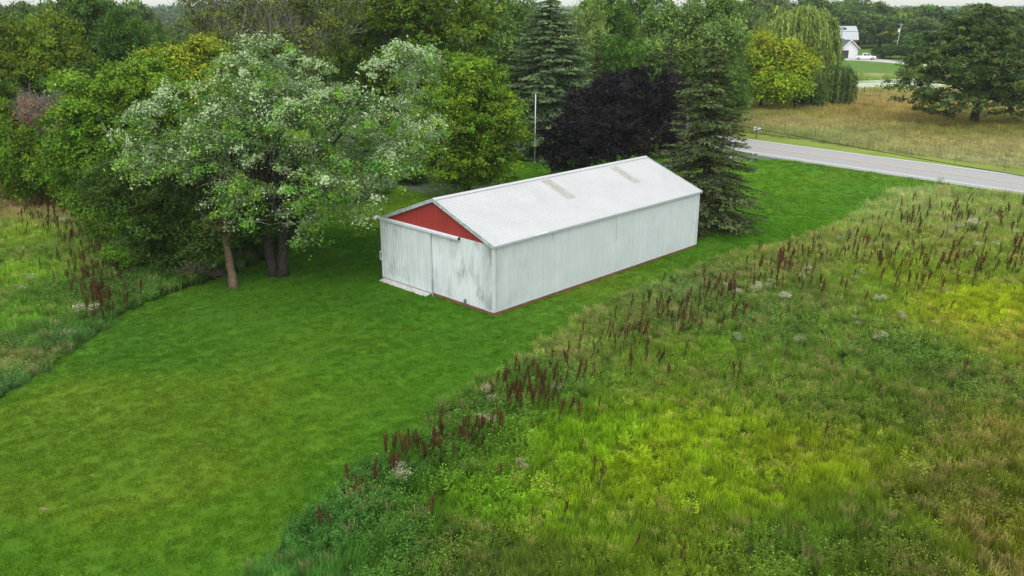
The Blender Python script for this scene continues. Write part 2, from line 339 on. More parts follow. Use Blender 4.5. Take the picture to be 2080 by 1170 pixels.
yard = np.vstack([ER, [[60, 50], road_pt(10, r_near+1)[:2], road_pt(-160, r_near+1)[:2], [-75, 190], [-45, 110]], EL[::-1], [[-25, 14], [-8, 14]]])
PASTURE = np.array([road_pt(110, r_far+3.8)[:2], road_pt(-45, r_far+3.8)[:2], [12, 128], gnd(1480, 214)[:2], gnd(1700, 205)[:2], gnd(1745, 178)[:2], gnd(1700, 148)[:2], gnd(2200, 150)[:2], [260, 60]])
def near_barn(X, Y, m=.25):
    x = (X-BA[0])*BU[0]+(Y-BA[1])*BU[1]; y = (X-BA[0])*BV[0]+(Y-BA[1])*BV[1]
    return (x > -m) & (x < BL+m) & (y > -m) & (y < BW+m)
BA = np.array([-.881, 39.457]); YAW = .79709; BU = np.array([math.cos(YAW), math.sin(YAW)]); BV = np.array([-math.sin(YAW), math.cos(YAW)]); BW, BL = 8.46, 17.77

def grid_sheet(name, xs, ys, z, keep, colf, mat, label_kind='structure', zf=None):
    X, Y = np.meshgrid(xs, ys, indexing='ij'); nx, ny = X.shape
    V = np.stack([X.ravel(), Y.ravel(), np.full(X.size, z)], 1)
    if zf is not None: V[:, 2] += zf(V[:, 0], V[:, 1])
    I = np.arange(nx*ny).reshape(nx, ny)
    Fc = np.stack([I[:-1, :-1], I[1:, :-1], I[1:, 1:], I[:-1, 1:]], -1).reshape(-1, 4)
    if keep is not None:
        c = V[Fc].mean(1); k = keep(c[:, 0], c[:, 1]); Fc = Fc[k]
        used = np.unique(Fc); mp = np.full(len(V), -1); mp[used] = np.arange(len(used)); V = V[used]; Fc = mp[Fc]
    me = np_mesh(name, V, Fc, mat, col=colf(V[:, 0], V[:, 1]))
    o = link(bpy.data.objects.new(name, me)); tag(o, kind=label_kind); return o
def ground_col(X, Y):
    c = field(FIELD, X, Y)[:, :3]*.55
    far = np.clip((np.hypot(X, Y)-95)/60, 0, 1)[:, None]
    back = np.array(lin(70, 100, 42))*GAIN*np.ones((len(X), 1))*(.8+.4*fbm(X, Y, 60, 5)[:, None])
    vf = np.clip((np.hypot(X, Y)-420)/100, 0, 1)[:, None]
    ff = lin(120, 145, 90)*GAIN*(.7+.6*fbm(X, Y, 180, 7)[:, None])
    c = c*(1-far)+back*far; c = c*(1-vf)+ff*vf
    soil = (fbm(X, Y, 1.6, 44)[:, None] > .62)*.25
    return c*(1-soil)+np.array([.05, .04, .025])*soil
def lawn_col(X, Y):
    c = field(LAWN, X, Y)[:, :3]; c = c*.55+lin(74, 112, 29)*GAIN*.45*(1+.25*np.clip((np.hypot(X, Y)-55)/20, 0, 1))[:, None]
    dry = np.clip((fbm(X*.72+Y*.7, (Y*.72-X*.7)*2.2, 9, 20)-.52)*3, 0, .5)[:, None]; c = c*(1-dry*.5)+lin(112, 124, 42)*GAIN*dry*.5
    blu = np.clip((fbm(X, Y, 7, 31)-.52)*3.5, 0, .6)[:, None]; c = c*(1-blu*.4)+lin(50, 100, 36)*GAIN*blu*.4
    st = fbm(X*.72+Y*.70, (Y*.72-X*.70)*5, 5, 12)[:, None]; mow = 1+.045*np.sin((Y*.70-X*.71)*5.2+2*fbm(X, Y, 8, 40))*np.clip((62-np.hypot(X, Y))/15, 0, 1); st = st*mow[:, None]; return c*(.90+.20*st)*mow[:, None]*np.array([1.56, 1.40, .90])
xs = np.unique(np.concatenate([[-3400,  -1600, -900, -500, -300, -200, -140, -100], np.arange(-60, 100, .7), [110, 130, 170, 220, 300, 500, 900, 1600, 3400]]))
ys = np.unique(np.concatenate([[-400, -100, -20], np.arange(8, 130, .7), np.arange(130, 330, 5), [360, 420, 500, 600, 700, 900, 1200, 1700, 2500, 3400]]))
grid_sheet('ground', xs, ys, 0, None, ground_col, M['ground'])
grid_sheet('lawn', np.arange(-80, 70, .35), np.arange(13, 200, .35), .006, lambda X, Y: inpoly(X, Y, yard), lambda X, Y: lawn_col(X, Y)*.88, M['lawn'])
verge = np.array([road_pt(110, r_far-1)[:2], road_pt(-70, r_far-1)[:2], road_pt(-70, r_far+4.6)[:2], road_pt(110, r_far+4.6)[:2]])
def verge_col(X, Y): return np.ones((len(X), 1))*lin(138, 154, 66)*GAIN*(.8+.4*fbm(X, Y, 3, 2)[:, None])
grid_sheet('roadside_lawn', np.arange(-30, 120, .8), np.arange(20, 160, .8), .010, lambda X, Y: inpoly(X, Y, verge), verge_col, M['lawn'])
def past_col(X, Y): return field(PAST, X, Y)[:, :3]*np.array([.95, 1, 1.15])*(.78+.44*fbm(X, Y, 2.5, 71)[:, None])
grid_sheet('pasture', np.arange(5, 262, 1.2), np.arange(20, 232, 1.2), .006, lambda X, Y: inpoly(X, Y, PASTURE), past_col, M['pasture'])
FARLAWN = G((1470, 148), (2200, 152), (2200, 78), (1880, 74), (1470, 70))
grid_sheet('house_lawn', np.arange(40, 520, 4), np.arange(180, 620, 4), .012, lambda X, Y: inpoly(X, Y, FARLAWN), lambda X, Y: np.ones((len(X), 1))*lin(98, 134, 50)*GAIN*(.85+.3*fbm(X, Y, 25, 3)[:, None]), M['lawn'])
YELLAWN = np.array([gnd(1470, 216)[:2], gnd(1700, 207)[:2], gnd(1745, 190)[:2], gnd(1760, 184)[:2], gnd(1700, 150)[:2], gnd(1440, 160)[:2]])
grid_sheet('shade_lawn', np.arange(10, 100, 1.5), np.arange(100, 230, 1.5), .014, lambda X, Y: inpoly(X, Y, YELLAWN), lambda X, Y: np.ones((len(X), 1))*lin(92, 132, 36)*GAIN*.9, M['lawn'])

# road, markings, drives, pond
def strip(name, pts, half, z, mat, parent=None, kind='structure'):
    P = [np.array(p[:2]) for p in pts]; b = MB(); L_ = []; R_ = []
    for i, p in enumerate(P):
        t = P[min(i+1, len(P)-1)]-P[max(i-1, 0)]; t = t/np.linalg.norm(t); n = np.array([-t[1], t[0]]); h = half[i] if hasattr(half, '__len__') else half
        L_.append((*(p+n*h), z)); R_.append((*(p-n*h), z))
    n = len(P); b.add(L_+R_, [(n+i, n+i+1, i+1, i) for i in range(n-1)])
    o = b.build(name, mat, parent)
    if kind: tag(o, kind=kind)
    return o
S0, S1 = -500, 120
road = MB().box((0, 0, 0), (0, 0, 0))
road = MB(); nn = [S0+(S1-S0)*i/60 for i in range(61)]
road.add([road_pt(s, r_near-1.0, .022) for s in nn]+[road_pt(s, r_near-.9, .05) for s in nn]+[road_pt(s, r_far+.35, .05) for s in nn]+[road_pt(s, r_far+.45, .022) for s in nn],
         [(k*61+i, k*61+i+1, (k+1)*61+i+1, (k+1)*61+i) for k in range(3) for i in range(60)])
road = road.build('road', M['asphalt']); tag(road, kind='structure')
for nm, off, hw, mt in (('edge_line', r_near, .09, 'roadwhite'), ('edge_line', r_far, .09, 'roadwhite'), ('center_line', r_mid-.14, .07, 'roadyellow'), ('center_line', r_mid+.14, .07, 'roadyellow')):
    strip(nm, [road_pt(s, off) for s in np.linspace(S0, S1, 40)], hw, .054, M[mt], road, kind=None)
dp = G((1500, 309), (1440, 322), (1330, 345), (1200, 372), (1060, 385), (960, 384), (880, 375), (820, 364), (730, 350), (640, 335))
strip('driveway', dp, [6, 2.6, 1.9, 1.8, 2.2, 3.2, 3.4, 3.2, 2.8, 2.2], .026, M['drive'])
strip('house_driveway', G((1712, 119.5), (1740, 120.5), (1775, 122.5), (1810, 126), (1850, 130.5), (1900, 134), (1990, 136)), [5.5, 6.5, 5, 3, 2.2, 2.2, 2.2], .03, M['gravel'])
m, nt, N, L, out = newmat('pond_water')
g_ = N.new('ShaderNodeNewGeometry'); mp = N.new('ShaderNodeMapping'); mp.inputs['Scale'].default_value = (.05, .22, 1); L.new(g_.outputs['Position'], mp.inputs[0])
nz = N.new('ShaderNodeTexNoise'); nz.inputs['Scale'].default_value = 1.6; nz.inputs['Detail'].default_value = 6; L.new(mp.outputs[0], nz.inputs[0])
cr = N.new('ShaderNodeMapRange'); cr.inputs[1].default_value = .50; cr.inputs[2].default_value = .56; L.new(nz.outputs[0], cr.inputs[0])
pw = N.new('ShaderNodeBsdfPrincipled'); pw.inputs['Base Color'].default_value = (.02, .03, .02, 1); pw.inputs['Roughness'].default_value = .08
pa = N.new('ShaderNodeBsdfPrincipled'); pa.inputs['Base Color'].default_value = (.40, .45, .28, 1); pa.inputs['Roughness'].default_value = .6
ms = N.new('ShaderNodeMixShader'); L.new(cr.outputs[0], ms.inputs[0]); L.new(pa.outputs[0], ms.inputs[1]); L.new(pw.outputs[0], ms.inputs[2]); L.new(ms.outputs[0], out.inputs[0]); M['pond'] = m
b = MB(); pc = (gnd(1835, 172)); P = []
for k in range(48):
    a = 2*math.pi*k/48; ra = 1+.06*math.sin(3*a)+.03*math.sin(7*a); e = gnd(1835+155*math.cos(a)*ra, 172.5+10.5*math.sin(a)*ra); P.append((e[0], e[1], .016))
PONDP = np.array([q_[:2] for q_ in P]); b.add(P, [tuple(range(48))[::-1]]); tag(b.build('pond', M['pond']), kind='structure')
b = MB(); b.add([(*gnd(x, y)[:2], .05) for x, y in ((-40, 23.5), (24, 23), (24, 20), (-40, 20))], [(0, 1, 2, 3)]); tag(b.build('lake', paint('lake_sky_tint', (.55, .58, .6), .15, .02)), kind='structure')  # pale base colour paints the sky's reflection onto the water

# ------------------------------------------------------------------ barn (local frame: x along the long wall, y across the front)
barn = empty('metal_barn', (BA[0], BA[1], 0), 'long white ribbed metal barn with red gable and pale roof panels on mown lawn', 'barn', rz=YAW)
EH, RISE, OH = 3.56, 1.60, .10
def ribbed(p0, du, dv, Lu, Hv, out, topf=None, pitch=.2286, z0=0, rib=.022):
    """ribbed sheet: origin p0, along du length Lu, up dv height Hv (or topf(u)), ribs raised along out"""
    b = MB(); prof = []; u = 0; rib *= 1.35
    while u < Lu-1e-6:
        for a, h in ((0, 0), (.30, 0), (.36, .35), (.44, .35), (.50, 0), (.86, 0), (.90, 1), (.96, 1)):
            x = u+a*pitch
            if x < Lu: prof.append((x, h*rib))
        u += pitch
    prof.append((Lu, 0)); p0, du, dv, out = map(Vector, (p0, du, dv, out)); vs = []
    for x, h in prof:
        H_ = topf(x) if topf else Hv; zz = z0(x) if callable(z0) else z0
        vs.append(p0+du*x+out*h+dv*zz); vs.append(p0+du*x+out*h+dv*H_)
    return b.add(vs, [(2*i, 2*i+2, 2*i+3, 2*i+1) for i in range(len(prof)-1)])
SK = .17
ribbed((0, 0, 0), (1, 0, 0), (0, 0, 1), BL, EH, (0, -1, 0), z0=SK).build('side_wall', M['wall'], barn)
ribbed((BL, BW, 0), (-1, 0, 0), (0, 0, 1), BL, EH, (0, 1, 0), z0=SK).build('side_wall', M['wall'], barn)
DOOR0, DOOR1 = 4.55, 8.62
ribbed((0, BW, 0), (0, -1, 0), (0, 0, 1), BW, EH-.02, (-1, 0, 0), z0=SK).build('front_wall', M['front'], barn)
gt = lambda x: EH+RISE*(1-abs(x-BW/2)/(BW/2))-.03
ribbed((BL, 0, 0), (0, 1, 0), (0, 0, 1), BW, 0, (1, 0, 0), topf=gt, z0=SK).build('rear_wall', M['front'], barn)
ribbed((-.006, BW, 0), (0, -1, 0), (0, 0, 1), BW, 0, (-1, 0, 0), topf=lambda x: max(gt(x), EH-.015), z0=EH-.02, rib=.018).build('red_gable', M['red'], barn)
# roof: two ribbed slopes with thickness
sl = math.hypot(BW/2, RISE); 
for sgn, yo in ((1, 0), (-1, BW)):
    e = Vector((0, sgn*BW/2, RISE)).normalized(); nrm = Vector((0, -sgn*RISE, BW/2)).normalized()
    p = Vector((-OH, yo, EH))-e*.14+nrm*.03
    Lr = BL+2*OH; W_ = sl+.14
    if sgn == 1: r = ribbed(p, (1, 0, 0), e, Lr, W_, nrm, rib=.023)
    else: r = ribbed(p+Vector((Lr, 0, 0)), (-1, 0, 0), e, Lr, W_, nrm, rib=.023)
    q = p-nrm*.05; r.add([q, q+Vector((Lr, 0, 0)), q+Vector((Lr, 0, 0))+e*W_, q+e*W_], [(0, 3, 2, 1) if sgn == 1 else (0, 1, 2, 3)])
    ro = r.build('roof', M['roof'], barn)
    for xk in ((7.62, 13.72) if sgn == 1 else (6.7, 13.0)):       # pale fibreglass roof panels
        s = ribbed(p+Vector((xk, 0, 0))+nrm*.008+e*(W_-.35-2.1), (1, 0, 0), e, .75, 2.1, nrm, rib=.024)
        so_ = s.build('roof_light', M['skylight'], ro)
        bb = MB()
        for k in (.2, .62, 1.04, 1.46):
            o_ = p+Vector((xk+.36, 0, 0))+nrm*.034+e*(W_-.35-2.1+k*1.0); bb.box((-.01, 0, 0), (.01, .38, .012), M=Matrix.Translation(o_) @ Matrix([(1, 0, 0, 0), (0, e.y, nrm.y, 0), (0, e.z, nrm.z, 0), (0, 0, 0, 1)]))
        bb.build('seam', M['rake'], so_)
    # rake trim at both ends
    for xx in (-OH-.035, BL+OH):
        R_ = Matrix([(1, 0, 0, xx), (0, e.y, nrm.y, p.y), (0, e.z, nrm.z, p.z), (0, 0, 0, 1)])
        MB().box((0, -.02, -.15), (.035, W_+.0, .034), M=R_).build('rake_trim', M['rake'], barn)
    # eave edge strip
    MB().box((-OH, yo-sgn*.115 if sgn == 1 else yo+.085, EH-.11), (BL+OH, yo-sgn*.085 if sgn == 1 else yo+.115, EH-.035)).build('eave_trim', M['trim'], barn)
rc = MB(); zr = EH+RISE+.055
rc.add([(-OH-.04, BW/2-.2, zr-.055), (-OH-.04, BW/2, zr+.02), (-OH-.04, BW/2+.2, zr-.055), (BL+OH+.04, BW/2-.2, zr-.055), (BL+OH+.04, BW/2, zr+.02), (BL+OH+.04, BW/2+.2, zr-.055)], [(0, 3, 4, 1), (1, 4, 5, 2)])
rc.build('ridge_cap', M['roof'], barn)
for x_, y_ in ((0, 0), (BL, 0), (0, BW), (BL, BW)):
    sx = -1 if x_ == 0 else 1; sy = -1 if y_ == 0 else 1
    MB().box((min(x_+sx*.03, x_-sx*.09), min(y_+sy*.025, y_+sy*.033), SK), (max(x_+sx*.03, x_-sx*.09), max(y_+sy*.025, y_+sy*.033), EH-.12)).box((min(x_+sx*.025, x_+sx*.033), min(y_+sy*.02, y_-sy*.09), SK), (max(x_+sx*.025, x_+sx*.033), max(y_+sy*.02, y_-sy*.09), EH-.13)).build('corner_trim', M['trim'], barn)
sk = MB(); sk.box((-.02, -.035, -.1), (BL+.02, .02, SK)); sk.build('base_board', M['skirt'], barn)
MB().box((-.035, -.02, -.1), (.0, 4.6, SK-.005)).build('base_board', M['skirt'], barn)
MB().box((0, BW-.02, -.1), (BL, BW+.035, SK)).build('base_board', M['skirt'], barn); MB().box((BL, 0, -.1), (BL+.035, BW, SK-.005)).build('base_board', M['skirt'], barn)
MB().box((-.025, 0.05, SK), (-.012, BW, SK+.05)).build('bottom_trim', M['trim'], barn)
MB().box((0.05, -.034, SK), (BL-.05, -.022, SK+.035)).build('bottom_trim', M['trim'], barn)
# light vertical batten on the long wall
MB().box((9.52, -.045, 2.15), (9.58, -.02, EH-.12)).box((9.50, -.05, EH-.16), (9.64, -.02, EH-.11)).build('wall_batten', M['trim'], barn)
MB().box((4.2, -.036, 3.0), (4.23, -.02, EH-.12)).build('wall_batten', M['rake'], barn)
dent = MB()
for x0 in (2.75, 3.1, 3.4): dent.add([(x0, -.17, EH-.02), (x0+.25, -.19, EH+.0), (x0+.28, -.12, EH+.035), (x0+.02, -.10, EH+.05)], [(0, 1, 2, 3)])
dent.build('bent_flashing', M['trim'], barn)
# sliding door with its track and hood
door = ribbed((-.085, DOOR1, 0), (0, -1, 0), (0, 0, 1), DOOR1-DOOR0, 3.40, (-1, 0, 0), z0=.13, rib=.018)
door.box((-.084, DOOR0, .13), (-.05, DOOR1, 3.40)); dob = door.build('sliding_door', metalwall('door_steel', (.61, .66, .655), stain=.85, streak=.10, corner=(1, 9.5, 5.0)), barn)
MB().box((-.115, DOOR0-.05, .12), (-.045, DOOR0+.02, 3.42)).build('door_edge_trim', M['trim'], dob)
MB().box((-.115, DOOR1-.03, .12), (-.045, DOOR1+.05, 3.42)).build('door_edge_trim', M['trim'], dob)
MB().box((-.12, DOOR0+.03, .10), (-.05, DOOR1-.03, .17)).build('door_sill_bar', M['grey'], dob)
hd = MB(); hd.box((-.18, DOOR1+.12, 1.55), (-.10, DOOR1+.05, 1.62)).box((-.20, DOOR1+.10, 1.15), (-.17, DOOR1+.06, 1.60)).box((-.18, DOOR1+.12, 1.12), (-.10, DOOR1+.05, 1.18)); hd.build('door_handle', M['trim'], dob)
tr = MB(); tr.prism([(-.17, 3.40), (-.03, 3.40), (-.03, 3.55), (-.10, 3.55), (-.17, 3.51)], 2.35, 9.0); tr.build('door_track', M['trim'], barn)
MB().box((-.165, 2.32, 3.41), (-.03, 2.349, 3.54)).build('track_end', M['dark'], barn)
MB().box((-.16, 4.38, .0), (-.11, 4.43, .95)).build('door_guide', M['grey'], barn)
MB().box((-.16, 1.92, -.1), (-.06, 1.99, .42)).build('wall_stake', M['wood'], barn)
lampb = MB(); lampb.tube([(-.05, 8.55, 3.52), (-.25, 8.75, 3.56)], .03, 6); lampb.tube([(-.22, 8.72, 3.60), (-.30, 8.80, 3.50), (-.36, 8.86, 3.42)], [.04, .11, .13], 10); lampb.build('barn_lamp', M['white'], barn, smooth=True)
# ramp slab in front of the sliding door
ra = MB(); ra.prism([(-.50, .02), (-.13, .02), (-.13, .10), (-.50, .05)], 4.6, 8.5); rmp = ra.build('door_ramp', M['concrete']); rmp.location = (BA[0], BA[1], 0); rmp.rotation_euler = (0, 0, YAW)
tag(rmp, 'pale flat slab lying on grass before the barn sliding door', 'ramp')

# ------------------------------------------------------------------ tree builders
UP = np.array([0, 0, 1.0])
def nrm(a): return a/np.maximum(np.linalg.norm(a, axis=-1, keepdims=True), 1e-9)
def quads(C, Nn, T, ls, asp):
    """leaf diamonds at C, normals Nn, long axis T"""
    T = nrm(T-Nn*np.sum(T*Nn, -1, keepdims=True)); B = np.cross(Nn, T)
    l = ls[:, None]; w_ = l*asp
    V = np.stack([C-T*l*.5, C-B*w_*.5-T*l*.06, C+T*l*.5, C+B*w_*.5-T*l*.06], 1).reshape(-1, 3)
    Fc = np.arange(len(C)*4).reshape(-1, 4); return V, Fc
def clump_centres(lobes, n, rng, zbias=.15, rmin=.72):
    Lb = np.asarray(lobes, float); ar = Lb[:, 3]*Lb[:, 4]+Lb[:, 3]*Lb[:, 5]; pr = ar/ar.sum(); P = []; D = []
    while len(P) < n:
        i = rng.choice(len(Lb), p=pr, size=256); d = nrm(rng.normal(size=(256, 3))+UP*zbias)
        r = rmin+(1.04-rmin)*rng.random(256)**.6
        p = Lb[i, :3]+d*Lb[i, 3:6]*r[:, None]
        inside = np.zeros(256, bool)
        for j in range(len(Lb)):
            q = np.sum(((p-Lb[j, :3])/Lb[j, 3:6])**2, 1); inside |= (q < .30) & (i != j)
        k = ~inside & (p[:, 2] > .25); P += list(p[k]); D += list(nrm(d[k]/Lb[i[k], 3:6]))
    return np.array(P[:n]), np.array(D[:n])
def boughs(lobes, size, rng, dens=1.0, up=.25):
    out = []
    for x, y, z, a, b, c in np.asarray(lobes, float):
        m_ = max(5, int(dens*4*(a*a+a*c)/(size*size)*.55))
        d = nrm(rng.normal(size=(m_, 3))+UP*up); p = np.array([x, y, z])+d*np.array([a, b, c])*rng.uniform(.55, .86, (m_, 1)); s_ = size*np.exp(rng.normal(size=m_)*.28)
        out += [(*p[i], s_[i], s_[i], s_[i]*.72) for i in range(m_) if p[i][2] > .5]
    return out
def crown_mesh(name, lobes, nclump, nper, rc, ls, col, mat, seed=0, asp=.6, flat=.6, hvar=.14, bvar=.16, lvar=.14, zbias=.15, up=.45, topcol=None, pale=None, rmin=.72, wind=None, bough=None, bdens=1.0):
    rng = np.random.default_rng(seed)
    if bough: lobes = boughs(lobes, bough, rng, bdens); zbias = .55; rmin = .8
    P, D = clump_centres(lobes, nclump, rng, zbias, rmin)
    z0, z1 = P[:, 2].min(), P[:, 2].max()
    n = nclump*nper; idx = np.repeat(np.arange(nclump), nper)
    rcl = rc*np.exp(rng.normal(size=nclump)*.3)
    off = rng.normal(size=(n, 3))*np.array([1, 1, flat])*.55
    off[:, 2] -= .25*np.sum(off[:, :2]**2, 1)           # sprays arch over
    C = P[idx]+off*rcl[idx][:, None]
    Nn = nrm(D[idx]*.6+UP*up+(rng.normal(size=(nclump, 3))*.35)[idx]+rng.normal(size=(n, 3))*.38)
    T = nrm(D[idx]*.6+rng.normal(size=(n, 3))*.7-UP*.2)
    if wind is not None: T = nrm(T+np.array(wind))
    L_ = ls*np.exp(rng.normal(size=n)*.25)
    if pale is not None:                                # leaves turned over by the wind show their pale side
        frac, dirv = pale; dv = nrm(np.array(dirv)); hgt_ = (P[:, 2]-z0)/(z1-z0)
        pr = np.clip(D @ dv, 0, 1)*(.1+1.1*hgt_**1.5)*1.5; pr = np.where(rng.random(nclump) < pr*frac*1.3, .85, .03)
        fl = rng.random(n) < pr[idx]; Nn[fl] *= -1
    V, Fc = quads(C, Nn, T, L_, asp)
    cc = np.exp(rng.normal(size=nclump)*bvar)[:, None]*col*(1+rng.normal(size=nclump)[:, None]*hvar*np.array([1, .25, -.6]))
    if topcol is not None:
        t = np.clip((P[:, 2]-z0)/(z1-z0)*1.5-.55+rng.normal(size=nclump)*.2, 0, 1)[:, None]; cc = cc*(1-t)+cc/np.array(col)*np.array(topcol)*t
    lc = np.clip(cc[idx]*np.exp(rng.normal(size=n)*lvar)[:, None], .002, .9)
    me = np_mesh(name, V, Fc, mat, col=np.repeat(lc, 4, 0)); return me, P
def limb_mesh(name, base_r, zfork, targets, mat, seed=0, stems=((0, 0),), lean=(0, 0), n=26, twig=.018, root=True):
    rng = np.random.default_rng(seed); b = MB(); T = np.asarray(targets)
    fork = []
    for sx, sy in stems:
        f = Vector((sx*2.2+lean[0], sy*2.2+lean[1], zfork)); pts = []; rs = []
        for i in range(7):
            t = i/6; pts.append(Vector((sx, sy, -.1))*(1-t)+f*t+Vector((rng.normal()*.025, rng.normal()*.025, 0))*min(1, t*3)); rs.append(base_r*(1-.35*t)*(1.35 if i == 0 and root else 1))
        b.tube(pts, rs, 9); fork.append((f, rs[-1]))
    pick = rng.choice(len(T), size=min(n, len(T)), replace=False)
    for k in pick:
        tgt = Vector(T[k]); f, r0 = fork[int(rng.integers(len(fork)))]
        d = tgt-f; mid = f+d*.45+Vector((rng.normal()*.3, rng.normal()*.3, abs(d.length)*.10)); m2 = f+d*.75+Vector((rng.normal()*.25, rng.normal()*.25, .05*d.length))
        r = r0*(.35+.25*rng.random()); b.tube([f-Vector((0, 0, .15)), f+d*.2+Vector((0, 0, .06*d.length)), mid, m2, tgt], [r, r*.75, r*.5, r*.3, twig], 5, cap=False)
    me_o = b
    me = bpy.data.meshes.new(name); me.from_pydata(b.v, [], b.f); me.materials.append(mat); me.polygons.foreach_set('use_smooth', [True]*len(b.f)); me.update(); return me
def twig_mesh(name, P, mat, seed, n, length, k=7, r=.014, droop=.0):
    """bare grey twigs sprouting at points P"""
    rng = np.random.default_rng(seed); b = MB(); P = np.asarray(P)
    for i in rng.choice(len(P), size=n):
        p = Vector(P[i]); 
        for j in range(k):
            d = Vector(nrm(rng.normal(size=3)+UP*(.5-droop))); l = length*(.5+rng.random()); q = p+d*l*.5+Vector((rng.normal()*.08, rng.normal()*.08, 0)); e = p+d*l-Vector((0, 0, droop*l*.5))
            b.tube([p, q, e], [r, r*.7, r*.35], 3, cap=False)
    me = bpy.data.meshes.new(name); me.from_pydata(b.v, [], b.f); me.materials.append(mat); me.update(); return me
TW = (1.25, 1.28, .9)
def lobes_auto(h, wdt, seed, zlow=.12, top=1.0, n=11, sub=.42):
    rng = np.random.default_rng(seed); R = wdt/2; zc = h*(zlow+top)/2; hz = h*(top-zlow)/2; out = [(0, 0, zc, R*.72, R*.72, hz*.8)]
    for i in range(n):
        a = 2*math.pi*i/n*1.618*1.0+rng.random()*.8; v = rng.uniform(-.75, .8) if i else .85
        rr = R*(1-sub*.85)*math.sqrt(max(0, 1-v*v))*(.85+.3*rng.random()); s = R*sub*(.75+.5*rng.random())
        out.append((math.cos(a)*rr, math.sin(a)*rr, zc+v*hz*(1-sub*.6), s, s, s*min(1.3, .8*hz/R+.2)))
    return out
def place(kind, loc, label, cat, crown, trunk, group=None, rz=0, sc=(1, 1, 1), tint=(1, 1, 1)):
    t = empty(kind, loc, label, cat, group, rz, sc)
    for nm, me in (('trunk', trunk), ('crown', crown)):
        if me is None: continue
        o = bpy.data.objects.new(nm, me); o.color = (tint[0]*TW[0], tint[1]*TW[1], tint[2]*TW[2], 1); link(o, t)
    return t
FOL = lambda r, g, b, k=1.0: lin(r, g, b)*k

# ---- the two big trees in front
def lobe_px(L, base):
    out = []
    for px, py, Y, rx, rz in L:
        z = hgt(py, Y); p = at(px, Y, z); out.append((p[0]-base[0], p[1]-base[1], z, rx, rx, rz))
    return out
base = gnd(567, 560)
ML = lobe_px([(560,160,46.6,2.6,2.3),(500,190,45.6,2.6,2.1),(640,185,47.2,2.4,2.1),(430,250,44.8,2.5,2.0),(330,275,44.0,2.0,1.5),(300,330,44.2,1.1,.9),(560,275,45,3.1,2.4),(680,265,46,2.6,2.2),
              (770,265,46.3,2.3,2.0),(820,165,47.2,2.0,1.8),(870,130,47.6,1.0,1.2),(850,290,45.4,1.2,1.0),(630,380,43.8,2.3,1.9),(500,400,43.4,1.3,1.3),(700,400,44.2,1.7,1.6),(780,350,45.5,1.5,1.2),(400,330,44.4,1.7,1.3),(520,110,46.4,1.1,1.1),(460,430,43.3,.9,.7),(620,440,44.4,1.5,.9),(560,250,51.5,3.2,2.2),(690,290,51,2.8,2.0),(480,320,50,2.6,2.0),(790,320,50.5,2.2,1.6),(620,370,49.5,2.8,1.6),(730,380,48.5,1.8,1.2)], base)
cm, P = crown_mesh('silver_maple_crown', ML, 2100, 60, .40, .135, FOL(96, 132, 50, .9), M['silver_leaf'], bough=0.8, bdens=.62, seed=5, pale=(.85, (-.55, -.3, .8)), asp=.62, hvar=.16, bvar=.20, up=.5, rmin=.62, wind=(.25, 0, .25))
tm = limb_mesh('silver_maple_limbs', .30, 3.6, P, M['bark'], 3, stems=((-.28, .05), (.22, -.05)), n=60)
big = place('silver_maple', tuple(base), 'large silver maple with pale windblown leaves and double trunk left of the barn', 'tree', cm, tm)
tw = bpy.data.objects.new('bare_twigs', twig_mesh('maple_twigs', P[(P[:, 2] < 9.5) & (P[:, 1] < 1)], M['deadwood'], 8, 60, 1.25, 7, .013, .25)); link(tw, big)

base = gnd(476, 585)
L2 = lobe_px([(450,450,44.3,1.6,1.3),(510,455,44.6,1.2,1.1),(430,470,45.5,2.0,1.3),(350,450,46.6,2.3,1.6),(300,400,48,2.4,1.8),(480,430,46.4,1.7,1.3),(400,390,48,2.6,2.0),(290,490,47.6,1.5,1.0),(520,400,47.5,1.6,1.4),(230,400,48.6,1.8,1.6),(370,530,46.6,1.1,.7)], base)
cm, P = crown_mesh('shade_crown', L2, 850, 56, .38, .15, FOL(62, 84, 34, .8), M['leaf'], bough=.78, seed=15, bvar=.2, up=.5)
tm = limb_mesh('leaning_trunk', .24, 2.7, P[(np.hypot(P[:, 0]+.3, P[:, 1]) < 2.4) & (P[:, 2] > 3.8)], M['tanbark'], 5, lean=(-.25, .1), n=12)
place('shade_tree', tuple(base), 'dark green tree with a bare tan trunk at the lawn edge left of the maple', 'tree', cm, tm)

base = at(250, 55); base[2] = 0
L3 = lobe_px([(230,200,56,2.6,2.0),(200,270,55,2.8,2.3),(300,190,57,2.2,1.8),(170,350,54.5,2.4,2.3),(250,330,54,2.8,2.3),(330,250,56,2.2,2),(220,420,53.5,2.2,1.7),(280,160,57.5,1.6,1.2),(160,310,54.5,1.6,1.5),(270,470,52,1.6,1.3)], base)
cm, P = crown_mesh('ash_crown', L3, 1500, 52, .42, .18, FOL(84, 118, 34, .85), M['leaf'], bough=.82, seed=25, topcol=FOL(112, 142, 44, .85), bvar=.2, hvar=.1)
tm = limb_mesh('ash_limbs', .3, 3, P, M['bark'], 6, n=26)
place('leafy_tree', tuple(base), 'bushy mid green tree left of and behind the silver maple', 'tree', cm, tm)

base = at(390, 62); base[2] = 0
L4 = lobe_px([(390,150,62,2.6,1.8),(340,140,61,1.8,1.3),(430,120,62.5,1.8,1.5),(420,200,61,3,2.3),(340,200,60,2.4,2)], base)
cm, P = crown_mesh('yellowish_crown', L4, 620, 54, .55, .21, FOL(128, 142, 46, .85), M['leaf'], bough=.82, seed=35, bvar=.18)
tm = limb_mesh('yellowish_limbs', .25, 3, P, M['bark'], 7, n=16)
place('yellowish_tree', tuple(base), 'yellow green tree rising just behind the left side of the silver maple', 'tree', cm, tm)

